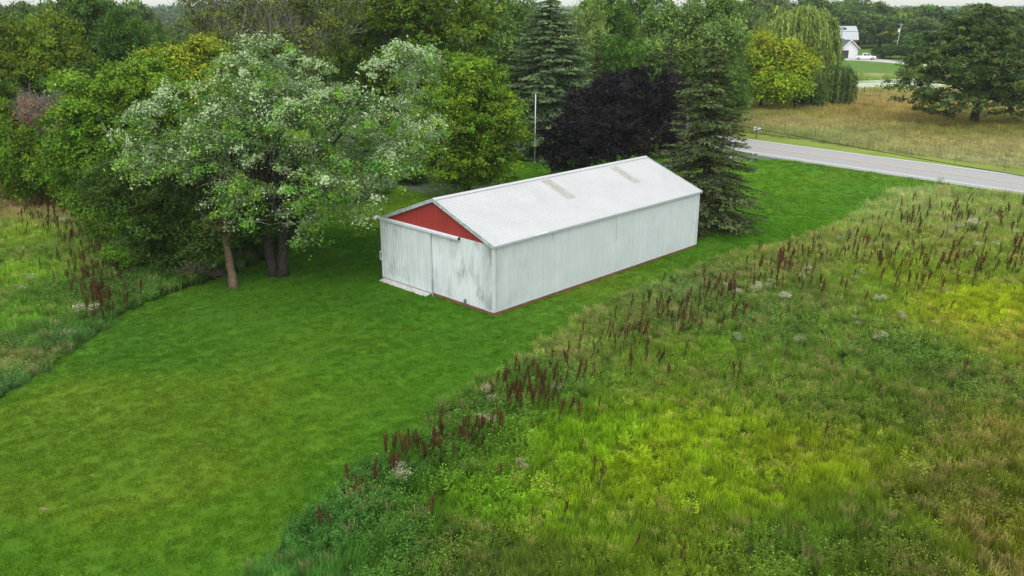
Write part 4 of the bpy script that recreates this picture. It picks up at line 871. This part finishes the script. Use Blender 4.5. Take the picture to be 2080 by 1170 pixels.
# ------------------------------------------------------------------ poles, mailbox, fence, cable
fp = gnd(1086, 331); fpo = empty('flagpole', tuple(fp), 'thin bare white flagpole on the lawn beyond the barn', 'flagpole')
MB().tube([(0, 0, 0), (.04, 0, hgt(192, fp[1]))], [.055, .045], 8).build('pole', M['white'], fpo, smooth=True)
MB().tube([(.04, 0, hgt(192, fp[1])-.02), (.04, 0, hgt(192, fp[1])+.1)], [.06, .03], 8).build('finial', M['white'], fpo)
MB().tube([(0, 0, 0), (0, 0, .12)], .12, 8).build('base', M['grey'], fpo)
wp_ = gnd(1483, 338); mk = MB().tube([(0, 0, 0), (0, 0, 1.75)], [.05, .045], 8).box((-.02, -.07, 1.45), (.02, .07, 1.72)); mk = mk.build('marker_post', M['white']); mk.location = tuple(wp_); tag(mk, 'thin white marker post by the driveway mouth, right of the spruce', 'post')
mb0 = gnd(1536, 281); mbx = empty('mailbox', tuple(mb0), 'grey and white mailbox on a wooden post on the far road verge', 'mailbox', rz=math.atan2(RD[1], RD[0]))
MB().box((-.06, -.06, 0), (.06, .06, 1.0)).build('post', M['wood'], mbx)
bx_ = MB(); arc = [(-.3*math.cos(a)*.5, 1.18+.17*math.sin(a)) for a in np.linspace(0, math.pi, 9)]
bx_.prism([(-.15, 1.0)]+arc+[(.15, 1.0)], -.42, .3); bx_.build('box', paint('mailbox_grey', (.16, .17, .17), .4), mbx)
MB().prism([(-.155, .995)]+[(-.31*math.cos(a)*.5, 1.18+.175*math.sin(a)) for a in np.linspace(0, math.pi, 9)]+[(.155, .995)], -.45, -.42).build('lid', M['white'], mbx)
MB().box((.2, -.3, 1.0), (.36, .25, 1.16)).box((.19, -.31, 1.16), (.37, .26, 1.19)).build('paper_box', M['white'], mbx)
MB().box((-.25, -.05, .9), (.45, .05, .99)).build('arm', M['wood'], mbx)
MB().box((.155, -.02, 1.15), (.17, .02, 1.42)).build('flag', M['skirt'], mbx)
# wire fence along the pasture
FL = G((1400, 236), (1488, 253), (1545, 264), (1593, 275), (1655, 285), (1706, 293), (1765, 301), (1850, 318), (1940, 332), (2040, 347), (2140, 361))
wf = empty('wire_fence', (*FL[4], 0), 'thin wire fence with slender posts along the tan pasture beyond the road', 'fence')
O = np.array([*FL[4], 0])
for i, p in enumerate(FL):
    h = 1.35 if i < 7 else 1.0; MB().tube([np.array([*p, -.1])-O, np.array([*p, h])-O], .03, 5).build('post', M['wood'], wf)
wr = MB()
for z in (.5, .85, 1.2):
    for a, b2 in zip(FL[:-1], FL[1:]): wr.tube([np.array([*a, z])-O, np.array([*(a+b2)/2, z-.03])-O, np.array([*b2, z])-O], .006, 3, cap=False)
wr.build('wire', M['grey'], wf)
for px, py in ((1742, 190), (1755, 190)):
    q = gnd(px, py); o = MB().tube([(0, 0, -.1), (0, 0, 1.1), (.0, 0, 1.15)], [.13, .12, .06], 7).build('wooden_post', M['wood']); o.location = tuple(q)
    tag(o, 'short dark wooden post in the grass before the pond, '+('left' if px < 1750 else 'right')+' one of two', 'post', 'short posts by the pond')
# overhead cable crossing the yard at height
a_ = np.array([*gnd(1463, 248, 6.2)[:2], 6.2]); b_ = np.array([*gnd(2080, 350, 6.2)[:2], 6.2]); dv = (b_-a_)
p0 = a_-dv*.16; p1 = b_+dv*.9
cb = MB(); pts = []
for t in np.linspace(0, 1, 26): q = p0+(p1-p0)*t; q = q.copy(); q[2] += .10*math.cos(2*math.pi*t)-.1; pts.append(q)
cb.tube(pts, .022, 5); tag(cb.build('overhead_cable', M['dark']), 'black overhead cable sagging across the view above the road verge', 'cable')
tag(MB().tube([(p0[0], p0[1], -.2), (p0[0], p0[1], 6.5)], [.14, .11], 8).build('cable_pole', M['wood']), 'wooden cable pole hidden in the spruce by the barn', 'pole')

# dirt mounds on the lawn
rng = random.Random(5)
for (px, py, r), lab in zip(((88,1034,.085),(188,966,.05),(228,970,.04),(403,902,.05),(600,835,.05),(570,815,.04)), ('orange bare dirt mound on the lawn near the lower left','small tan dirt spot above the lower left mound','tiny dirt spot right of the small tan one','small dirt spot in mid lawn','small dirt spot lower of the two in the middle of the lawn','tiny dirt spot upper of the two in the middle of the lawn')):
    q = gnd(px, py); b = MB(); vs = [(0, 0, r*.28)]; n = 14
    for rg, zz in ((.55, .2), (1, .0)):
        for k in range(n): a = 2*math.pi*k/n; rr = r*rg*(1+.25*rng.uniform(-1, 1)); vs.append((math.cos(a)*rr*1.5, math.sin(a)*rr, r*zz+.012))
    fs = [(0, 1+k, 1+(k+1) % n) for k in range(n)]+[(1+k, 1+n+k, 1+n+(k+1) % n, 1+(k+1) % n) for k in range(n)]
    b.add(vs, fs); o = b.build('dirt_mound', M['dirt'], smooth=True); o.location = tuple(q); tag(o, lab, 'dirt mound', 'dirt mounds on the lawn')

# brush pile at the wood edge
q = gnd(395, 563); b = MB(); rng = random.Random(9)
for i in range(190):
    a = rng.uniform(0, 6.28); r = rng.uniform(0, 1.5); p = Vector((math.cos(a)*r*1.5, math.sin(a)*r*.7, rng.uniform(.05, .9)*(1-r/1.7))); d = Vector((rng.uniform(-1, 1), rng.uniform(-.6, .6), rng.uniform(-.25, .35))).normalized()*rng.uniform(.5, 1.3)
    b.tube([p-d*.5, p+Vector((0, 0, rng.uniform(-.08, .08))), p+d*.5], [.025, .02, .01], 4, cap=False)
o = b.build('brush_pile', M['brushpile']); o.location = tuple(q); tag(o, 'low pile of dead brown sticks beside the tan trunk at the lawn edge', 'brush pile')

# ------------------------------------------------------------------ weeds: shapes scattered over the ground (stuff)
def blades(n, h, spread, wdt, seed, bend=.5, hv=.3, colv=.15, base=(1, 1, 1), tip=(1, 1, 1), seg=3, head=None):
    rng = np.random.default_rng(seed); V = []; Fc = []; C = []
    for i in range(n):
        a = rng.random()*6.28; r = spread*math.sqrt(rng.random()); p = np.array([math.cos(a)*r, math.sin(a)*r, 0]); H_ = h*(1-hv*rng.random()); b_ = rng.random()*6.28; bd = np.array([math.cos(b_), math.sin(b_), 0])*bend*H_*rng.random()
        f = rng.random()*6.28; s = np.array([math.cos(f), math.sin(f), 0])*wdt*.5; k = math.exp(rng.normal()*colv); o = len(V)
        for j in range(seg+1):
            t = j/seg; c = p+bd*t*t+UP*H_*t*(1-.18*bend*t); ww = (1-t**2*.9) if head is None or t < .7 else head
            V += [c-s*ww, c+s*ww]; cc = (np.array(base)*(1-t)+np.array(tip)*t)*k; C += [cc, cc]
        for j in range(seg): Fc.append([o+2*j, o+2*j+1, o+2*j+3, o+2*j+2])
    return np.array(V), np.array(Fc), np.array(C)
def leafy(nst, h, spread, ls, per, seed, colv=.2, top=None, topn=0, tl=.05):
    """broad leaved weeds: stems carrying leaves, optional flower tops"""
    rng = np.random.default_rng(seed); Cn = []; Nn = []; T = []; L_ = []; K = []; Vs, Fs, Cs = blades(nst, h, spread, .012, seed, .25, .3)
    for i in range(nst):
        a = rng.random()*6.28; r = spread*math.sqrt(rng.random()); p = np.array([math.cos(a)*r, math.sin(a)*r, 0]); H_ = h*(.6+.45*rng.random()); ln = rng.normal(size=2)*.12
        for j in range(per):
            t = .15+.85*j/per; an = j*2.4+a; d = np.array([math.cos(an), math.sin(an), 0]); l = ls*(1.15-.6*t)*(.8+.4*rng.random())
            Cn.append(p+np.array([ln[0], ln[1], 0])*t+UP*H_*t+d*l*.5); Nn.append(nrm(UP*1.0-d*.25+rng.normal(size=3)*.25)); T.append(d+UP*.25); L_.append(l); K.append(np.ones(3)*math.exp(rng.normal()*colv)*(.8+.4*t))
        for j in range(topn):
            Cn.append(p+np.array([ln[0], ln[1], 0])+UP*H_+rng.normal(size=3)*np.array([.07, .07, .05])); Nn.append(nrm(rng.normal(size=3)+UP)); T.append(rng.normal(size=3)); L_.append(tl); K.append(np.array(top)*math.exp(rng.normal()*.15))
    V, Fc = quads(np.array(Cn), np.array(Nn), np.array(T), np.array(L_), .5); C = np.repeat(np.array(K), 4, 0)
    return np.vstack([Vs, V]), np.vstack([Fs, Fc+len(Vs)]), np.vstack([Cs, C])
def proto_col(name, shapes, mat):
    c = bpy.data.collections.new(name)
    for i, (V, Fc, C) in enumerate(shapes):
        me = np_mesh(name+'_tuft', V, Fc, mat, col=C); o = bpy.data.objects.new('%s_tuft.%03d' % (name, i+1), me); c.objects.link(o)
    return c
def scatter(name, coll, P, idx, rot, scl, tint, label, cat):
    n = len(P); me = np_mesh(name, P, np.zeros((0, 4), int)); me.materials.append(M['tuft'])
    for nm, ty, dat, key in (('idx', 'INT', idx.astype(np.int32), 'value'), ('rot', 'FLOAT_VECTOR', rot.astype(np.float32).ravel(), 'vector'), ('scl', 'FLOAT_VECTOR', scl.astype(np.float32).ravel(), 'vector')):
        me.attributes.new(nm, ty, 'POINT').data.foreach_set(key, dat)
    t4 = np.ones((n, 4), np.float32); t4[:, :3] = tint; me.attributes.new('tint', 'FLOAT_COLOR', 'POINT').data.foreach_set('color', t4.ravel())
    o = link(bpy.data.objects.new(name, me)); ng = bpy.data.node_groups.new(name, 'GeometryNodeTree')
    ng.interface.new_socket('Geometry', in_out='INPUT', socket_type='NodeSocketGeometry'); ng.interface.new_socket('Geometry', in_out='OUTPUT', socket_type='NodeSocketGeometry')
    gi = ng.nodes.new('NodeGroupInput'); go = ng.nodes.new('NodeGroupOutput'); ip = ng.nodes.new('GeometryNodeInstanceOnPoints'); ci = ng.nodes.new('GeometryNodeCollectionInfo')
    ci.inputs['Collection'].default_value = coll; ci.inputs['Separate Children'].default_value = True; ci.inputs['Reset Children'].default_value = True; ip.inputs['Pick Instance'].default_value = True
    def at_(nm, ty):
        a = ng.nodes.new('GeometryNodeInputNamedAttribute'); a.data_type = ty; a.inputs['Name'].default_value = nm; return a.outputs['Attribute']
    ng.links.new(gi.outputs[0], ip.inputs['Points']); ng.links.new(ci.outputs[0], ip.inputs['Instance']); ng.links.new(at_('idx', 'INT'), ip.inputs['Instance Index'])
    ng.links.new(at_('rot', 'FLOAT_VECTOR'), ip.inputs['Rotation']); ng.links.new(at_('scl', 'FLOAT_VECTOR'), ip.inputs['Scale']); ng.links.new(ip.outputs[0], go.inputs[0])
    md = o.modifiers.new('scatter', 'NODES'); md.node_group = ng
    tag(o, label, cat, kind='stuff'); return o
def in_view(X, Y, pad=260):
    dep = Y*CP+CAM_H*SP; px = 1040+F_PX*X/dep; v = (Y*SP-CAM_H*CP)/dep; py = 585-F_PX*v
    return (px > -pad) & (px < 2080+pad) & (py < 1170+pad*1.5) & (Y > 0)

rng = np.random.default_rng(11)
# lawn tufts
lawn_c = proto_col('lawn_grass', [blades(34, .075, .15, .015, 500+i, .8, .5, .30, (.85, .9, .9), (1.15, 1.1, 1.0), 2) for i in range(4)]+[leafy(12, .05, .13, .035, 4, 510, .2), leafy(3, .07, .16, .03, 4, 511, .2, top=(2.6, 1.7, 4), topn=1, tl=.03)], M['tuft'])
def cand(x0, x1, y0, y1, dens):
    n = int((x1-x0)*(y1-y0)*dens); return rng.uniform(x0, x1, n), rng.uniform(y0, y1, n)
X, Y = cand(-24, 45, 16, 90, 40); r_ = np.hypot(X, Y); k = in_view(X, Y) & inpoly(X, Y, yard) & (X*RN[0]+Y*RN[1] < r_near-1.25) & ~near_barn(X, Y, .05) & (rng.random(len(X)) < np.clip(1.5-r_/60, .12, 1)); X, Y = X[k], Y[k]
n = len(X); c = lawn_col(X, Y)*np.exp(rng.normal(size=n)*.16)[:, None]*1.38; s = (1+np.clip(np.hypot(X, Y)-40, 0, 60)/45)*np.exp(rng.normal(size=n)*.2)
clover = fbm(X, Y, 3, 61) > .56
idx = np.where(clover & (rng.random(n) < .6), 4, rng.integers(0, 4, n)); c[idx == 4] *= (1.05, 1.12, 1.25); idx[(fbm(X, Y, 4, 64) > .54) & (rng.random(n) < .16)] = 5; idx[rng.random(n) < .012] = 5
scatter('lawn_grass', lawn_c, np.stack([X, Y, np.full(n, .004)], 1), idx, np.stack([rng.normal(size=n)*.06, rng.normal(size=n)*.06, rng.random(n)*6.28], 1), np.stack([s, s, s*(.85+.3*fbm(X, Y, 2, 63))*(1+.6*near_barn(X, Y, .3))], 1), c, 'short mown grass and clover over the yard', 'grass')
# meadow: grasses, leafy weeds, dry stalks
mead = [blades(42, .34, .20, .013, 520+i, .55, .45, .2, (.8, .85, .8), (1.15, 1.12, 1.0), 3) for i in range(3)]
mead += [blades(38, .75, .24, .016, 530+i, .6, .4, .2, (.75, .8, .8), (1.15, 1.15, 1.05), 3) for i in range(2)]
mead += [leafy(9, .62, .24, .13, 12, 540+i, .22) for i in range(3)]
mead += [leafy(14, .40, .24, .10, 9, 545, .22)]
mead += [blades(46, .80, .22, .011, 550+i, .45, .3, .2, (.9, 1, .8), (2.0, 1.55, 1.9), 3, head=1.5) for i in range(2)]
mead_c = proto_col('meadow_plants', mead, M['tuft'])
HGT = [.34, .34, .34, .75, .75, .62, .62, .62, .40, .80, .80]
X, Y = cand(-52, 56, 14, 100, 19); r_ = np.hypot(X, Y); onroad = (X*RN[0]+Y*RN[1]) > r_near-2.2
k = in_view(X, Y, 420) & ~inpoly(X, Y, yard) & ~onroad & ~near_barn(X, Y, .2) & (rng.random(len(X)) < np.clip(1.5-r_/60, .25, 1)) & ~((X < -16) & (Y > 72)) & ~((X < -3) & (X > -26) & (Y > 60)); X, Y = X[k], Y[k]; n = len(X)
fv = field(FIELD, X, Y); c = fv[:, :3]; h = fv[:, 3]; bl = fv[:, 4]; dr = fv[:, 5]
pt = fbm(X, Y, 2.2, 81)-.5; pt2 = fbm(X, Y, 1.3, 91)-.5
u = rng.random(n); pbl = np.clip(bl+pt*1.5, 0, .95); pdr = np.clip(dr*.75+pt2*.8, 0, .55)
idx = np.where(u < pbl*(1-pdr), rng.integers(5, 9, n), np.where(u > 1-pdr, rng.integers(9, 11, n), np.where(h > .43, rng.integers(3, 5, n), rng.integers(0, 3, n))))
hp_ = np.array(HGT)[idx]; sz = np.clip(h/hp_, .35, 1.5)*(.7+.6*fbm(X, Y, 1.7, 83))*np.exp(rng.normal(size=n)*.15)
g_s = (1+np.clip(r_[k]-35, 0, 60)/70)
c = c*(.70+.60*fbm(X, Y, 1.1, 85)[:, None])*np.exp(rng.normal(size=n)*.2)[:, None]*np.array([2.3, 2.32, 1.75])
tan = (idx >= 9); c[tan] = c[tan]*.55+lin(158, 146, 104)*.26
olive = np.clip((fbm(X, Y, 2.6, 95)-.5)*2.5, 0, .6)[:, None]; c = c*(1-olive)+c*np.array([1.1, .92, 1.25])*olive
c[(idx >= 5) & (idx <= 8)] *= (.9, .84, .95)
wd = rng.normal(size=n)*.12
scatter('meadow_plants', mead_c, np.stack([X, Y, np.zeros(n)], 1), idx, np.stack([wd, .16+rng.normal(size=n)*.14, rng.random(n)*6.28], 1), np.stack([g_s, g_s, np.ones(n)], 1)*np.stack([np.clip(sz, .7, 1.3), np.clip(sz, .7, 1.3), sz], 1), c, 'mixed tall grass and leafy weeds in the wild field', 'weeds')
# pasture grass beyond the road
past_c = proto_col('pasture_grass', [blades(40, .5, .5, .03, 560+i, .6, .5, .2, (.85, .9, .8), (1.15, 1.1, 1.1), 2) for i in range(3)], M['tuft'])
X, Y = cand(15, 110, 55, 185, 5.5); k = in_view(X, Y, 30) & inpoly(X, Y, PASTURE) & ~inpoly(X, Y, PONDP) & ~((Y > 150) & (X > 55) & (Y < 158+0*X) & (rng.random(len(X)) < .6)) & (rng.random(len(X)) < np.clip(1.6-np.hypot(X, Y)/130, .2, 1)); X, Y = X[k], Y[k]; n = len(X)
c = past_col(X, Y)*np.exp(rng.normal(size=n)*.2)[:, None]*np.array([1.85, 1.74, 1.7]); s = np.exp(rng.normal(size=n)*.25)*(.6+.8*fbm(X, Y, 5, 87))*(1+np.clip(np.hypot(X, Y)-110, 0, 80)/80)
scatter('pasture_grass', past_c, np.stack([X, Y, np.zeros(n)], 1), rng.integers(0, 3, n), np.stack([rng.normal(size=n)*.1, rng.normal(size=n)*.1, rng.random(n)*6.28], 1), np.stack([s, s, s*.9], 1), c, 'dry tan and green pasture grass beyond the road', 'grass')

# ------------------------------------------------------------------ dock plants: individuals
RUST = FOL(126, 84, 58, .55)
def dock(seed, h=1.0, nb=6):
    rng = np.random.default_rng(seed); b = MB(); C = []; Nn = []; T = []; L_ = []; K = []
    b.tube([(0, 0, 0), (.02, .0, h*.5), (rng.normal()*.04, rng.normal()*.04, h)], [.010, .008, .004], 4)
    top = np.array(b.v[-1])
    for j in range(nb):
        t0 = .38+.5*j/nb; a = rng.random()*6.28; d = np.array([math.cos(a), math.sin(a), 0]); l = h*(.42-.28*j/nb)*(.8+.4*rng.random()); p0_ = UP*h*t0; p1_ = p0_+d*l*.24+UP*l
        b.tube([p0_, (p0_+p1_)/2+d*.03, p1_], [.006, .005, .003], 3, cap=False)
        m_ = int(l*80); s = .2+.8*rng.random(m_); C.append(p0_+(p1_-p0_)*s[:, None]+rng.normal(size=(m_, 3))*.012*(1.3-s[:, None]*.6)); K.append(np.tile(RUST, (m_, 1)))
    m_ = int(h*75); s = .45+.58*rng.random(m_); C.append(UP*(h*s)[:, None]+rng.normal(size=(m_, 3))*.016); K.append(np.tile(RUST, (m_, 1)))
    C = np.concatenate(C); n = len(C); Nn = nrm(rng.normal(size=(n, 3))); T = nrm(UP+rng.normal(size=(n, 3))*.6); L_ = .036*np.exp(rng.normal(size=n)*.3)
    V, Fc = quads(C, Nn, T, L_, .75); K = np.concatenate(K)*np.exp(rng.normal(size=(n, 1))*.25)
    # leaves at the foot
    m2 = 9; an = rng.random(m2)*6.28; d = np.stack([np.cos(an), np.sin(an), np.zeros(m2)], 1); V2, F2 = quads(d*.14+UP*(.1+.3*rng.random(m2))[:, None], nrm(UP-d*.4+rng.normal(size=(m2, 3))*.2), d+UP*.6, np.full(m2, .24), .26)
    K2 = np.tile(FOL(82, 104, 44, .7), (m2, 1)); sv = np.array(b.v); sf = [f for f in b.f if len(f) == 4]
    Va = np.vstack([V, V2, sv]); Fa = np.vstack([Fc, F2+len(V), np.array(sf)+len(V)+len(V2)]); Ka = np.vstack([np.repeat(K, 4, 0), np.repeat(K2, 4, 0), np.tile(FOL(110, 60, 40, .6), (len(sv), 1))])
    return np_mesh('dock_plant', Va, Fa, M['leaf'], col=Ka)
docks = [dock(600+i, 1.1+.06*i, 4+i % 4) for i in range(6)]
rngd = np.random.default_rng(21)
DC = [(1850,455,16,28,14),(1935,450,10,26,10),(2045,460,10,26,22),(1740,510,10,22,14),(1640,525,10,26,12),(1590,550,9,20,12),(1800,545,12,30,12),(1890,540,12,26,14),(1960,560,9,30,12),(2045,545,9,24,18),(1480,590,9,22,14),(1560,580,6,24,10),
      (1350,650,9,24,20),(1285,695,9,24,14),(1400,665,6,20,18),(1440,615,6,22,14),(1660,600,5,30,14),(1075,815,10,20,20),(1035,810,6,18,20),(1165,790,7,26,24),(1110,800,5,18,16),(970,880,7,22,20),(945,905,5,12,16),(835,925,6,14,10),(875,925,5,8,10),
      (800,955,4,10,10),(725,1000,5,18,12),(650,1085,3,10,6),(1165,870,3,20,12),(1210,985,2,6,6),(1020,980,1,2,2),(1672,900,1,2,2),(1865,590,6,26,10),(1920,635,1,4,4),(1950,780,1,4,4),(1495,780,2,8,6),(872,1062,2,6,8),(1296,1125,2,8,8),(1142,1065,1,3,3),(1378,1140,2,8,6),(1075,1065,1,4,4),
      (1340,745,4,20,20),(1500,670,3,30,14),(2030,780,1,8,8),(1780,800,1,3,3),(60,440,6,24,14),(110,440,7,30,20),(150,490,9,24,24),(190,560,9,24,24),(225,600,8,18,20),(205,640,5,14,14),(240,545,5,16,12),(90,400,6,30,12),(170,600,4,14,14)]
def spot(px, py):
    if px < 500: return 'in the left field, upper part by the bushes' if py < 470 else 'in the left field beside the lawn edge shrubs' if px > 130 and py > 560 else 'in the middle of the left field thicket'
    if py > 1040: return 'near the bottom edge of the wild field'
    if px < 760: return 'at the lower end of the lawn edge weeds'
    if px < 910: return 'in the lower tight clump on the lawn edge'
    if px < 1000: return 'in the clump beside the pale flowering weed on the lawn edge'
    if px < 1220 and py < 860: return 'in the clump halfway up the lawn edge'
    if py > 735: return 'standing alone in the open yellow green field'
    if px < 1380: return 'in the thicket just below the barn long wall'
    if px < 1530: return 'in the thicket below the barn far corner'
    if px < 1690: return 'along the lawn tip right of the spruce'
    if py < 490: return 'in the tall grass nearest the road'
    if px < 1860: return 'in the dense band left of the yellow patch'
    return 'in the dense band above the yellow patch'
i = 0; dk0 = None
for cx, cy, n_, sx, sy in DC:
    for _ in range(n_):
        px = cx+rngd.normal()*sx; py = cy+rngd.normal()*sy; q = gnd(px, py)
        if inpoly(np.array([q[0]]), np.array([q[1]]), yard)[0]: continue
        s = rngd.uniform(.45, 1.0)*(1.1 if py < 600 else .9)
        if dk0 is None: dk0 = bpy.data.objects.new('dock_plant', docks[0]); o = dk0
        else: o = dk0.copy(); o.data = docks[int(rngd.integers(6))]
        COL.objects.link(o); o.location = (q[0], q[1], 0); o.rotation_euler = (rngd.normal()*.08, .12+rngd.normal()*.11, rngd.uniform(-.6, .6)); o.scale = (s*1.25, s*1.25, s); k_ = rngd.uniform(.75, 1.2); o.color = (k_, k_*rngd.uniform(.85, 1.1), k_, 1)
        wh_ = spot(px, py)
        tag(o, 'rust brown dock stalk '+wh_, 'dock plant', 'dock stalks '+wh_); i += 1
print('docks', i)
dkc = bpy.data.collections.new('dock_shapes')
for j, me_ in enumerate(docks):
    mm_ = me_.copy(); mm_.materials.clear(); mm_.materials.append(M['tuft']); dkc.objects.link(bpy.data.objects.new('dock_shape.%03d' % j, mm_))
PX = []; 
for cx, cy, n_, sx, sy in DC:
    if n_ >= 4:
        for _ in range(int(n_*(4 if cx < 500 else 1.4))): PX.append((cx+rngd.normal()*sx*1.7, cy+rngd.normal()*sy*1.5))
for _ in range(45): PX.append((rngd.uniform(1500, 2070), rngd.uniform(430, 610)))
for _ in range(40): t_ = rngd.random(); PX.append((1050+500*t_+rngd.normal()*25, 800-230*t_+rngd.normal()*22))
PX = np.array(PX); Q_ = np.array([gnd(a, b) for a, b in PX]); kk_ = ~inpoly(Q_[:, 0], Q_[:, 1], yard) & ((Q_[:, :2] @ RN) < r_near-3); Q_ = Q_[kk_]; n = len(Q_)
ss = rngd.uniform(.5, .95, n); scatter('dock_thicket', dkc, Q_, rngd.integers(0, 6, n), np.stack([rngd.normal(size=n)*.08, .14+rngd.normal(size=n)*.12, rngd.uniform(-.7, .7, n)], 1), np.stack([ss, ss, ss], 1), np.exp(rngd.normal(size=(n, 1))*.22)*np.array([[.95, 1.0, .95]]), 'smaller rust brown dock stalks among the tall field weeds', 'weeds')
# pale flowering clumps
def flower(seed, col):
    rng = np.random.default_rng(seed); Vs, Fs, Cs = blades(26, .8, .22, .010, seed, .35, .3, base=FOL(70, 96, 50, .7), tip=FOL(96, 110, 70, .7)); n = 230
    a = rng.random(n)*6.28; r = .32*np.sqrt(rng.random(n)); C = np.stack([np.cos(a)*r, np.sin(a)*r, .82-.9*r*r+rng.normal(size=n)*.10], 1)
    V, Fc = quads(C, nrm(rng.normal(size=(n, 3))+UP), rng.normal(size=(n, 3)), .045*np.exp(rng.normal(size=n)*.3), .8); K = np.repeat(np.array(col)*np.exp(rng.normal(size=(n, 1))*.2), 4, 0)
    return np_mesh('flowering_clump', np.vstack([Vs, V]), np.vstack([Fs, Fc+len(Vs)]), M['leaf'], col=np.vstack([Cs, K]))
fl = [flower(700, FOL(196, 194, 160, .85)), flower(701, FOL(172, 176, 134, .8)), flower(702, FOL(190, 176, 140, .8))]
f0 = None
FC = [(980,870,.8,2),(1012,825,.8,2),(1137,805,.7,1),(800,985,.8,2),(830,980,.8,0),(1065,970,.5,2),(172,645,1.1,0),(135,690,.8,1),(1540,605,.9,0),(1490,600,.8,0),(1590,620,1,0),(1570,590,.8,1),(1950,470,1.1,0),(1980,480,1.1,0),(2060,490,1,0),(1930,490,1,1),(1760,570,.8,1),(1785,620,.7,0),(1625,700,.7,1),(1790,700,.7,0),(1740,660,.6,1),(1720,495,.9,1),(1850,395,1.1,1),(1900,385,1.0,1),(60,600,.9,1),(115,460,.8,0),(1830,660,.6,0),(1640,570,.8,0),(1500,700,.6,1),(2010,520,.9,0)]
for px, py, s, kk in FC:
    for _ in range(2):
        s *= .97; q = gnd(px+rngd.normal()*12, py+rngd.normal()*7)
        if f0 is None: f0 = bpy.data.objects.new('flowering_clump', fl[kk]); o = f0
        else: o = f0.copy(); o.data = fl[kk]
        COL.objects.link(o); o.location = tuple(q); o.scale = (s, s, s*rngd.uniform(.7, 1)); o.rotation_euler = (0, .1, rngd.uniform(0, 6)); o.color = (1, 1, 1, 1)
        tag(o, 'pale cream weed clump '+spot(px, py), 'weed', 'pale flowering clumps '+spot(px, py))

# shrubs along the wood edge at left and below the yard trees
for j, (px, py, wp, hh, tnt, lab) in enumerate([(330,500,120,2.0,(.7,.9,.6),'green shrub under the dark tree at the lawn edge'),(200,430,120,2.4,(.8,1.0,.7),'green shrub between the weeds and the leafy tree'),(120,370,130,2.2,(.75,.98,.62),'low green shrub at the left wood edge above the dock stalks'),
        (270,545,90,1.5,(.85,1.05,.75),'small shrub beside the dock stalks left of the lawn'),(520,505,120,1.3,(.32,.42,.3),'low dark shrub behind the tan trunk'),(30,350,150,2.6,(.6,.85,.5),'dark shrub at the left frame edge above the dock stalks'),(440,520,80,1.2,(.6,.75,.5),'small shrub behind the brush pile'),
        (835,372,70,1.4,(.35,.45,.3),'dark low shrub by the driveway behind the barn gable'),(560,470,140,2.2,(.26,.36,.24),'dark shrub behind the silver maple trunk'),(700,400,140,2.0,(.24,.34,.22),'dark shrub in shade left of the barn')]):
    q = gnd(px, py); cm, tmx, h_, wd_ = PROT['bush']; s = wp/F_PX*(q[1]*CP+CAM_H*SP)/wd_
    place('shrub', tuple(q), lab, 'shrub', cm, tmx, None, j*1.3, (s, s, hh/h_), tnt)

# ------------------------------------------------------------------ haze
m, nt, N, L, out = newmat('haze_air'); pv = N.new('ShaderNodeVolumePrincipled'); pv.inputs['Color'].default_value = (.88, .94, 1, 1); pv.inputs['Density'].default_value = .00016; pv.inputs['Anisotropy'].default_value = .2
L.new(pv.outputs[0], out.inputs['Volume'])
hz = MB().box((-3500, -500, -1), (3500, 3500, 42)).build('haze', m); tag(hz, kind='stuff')
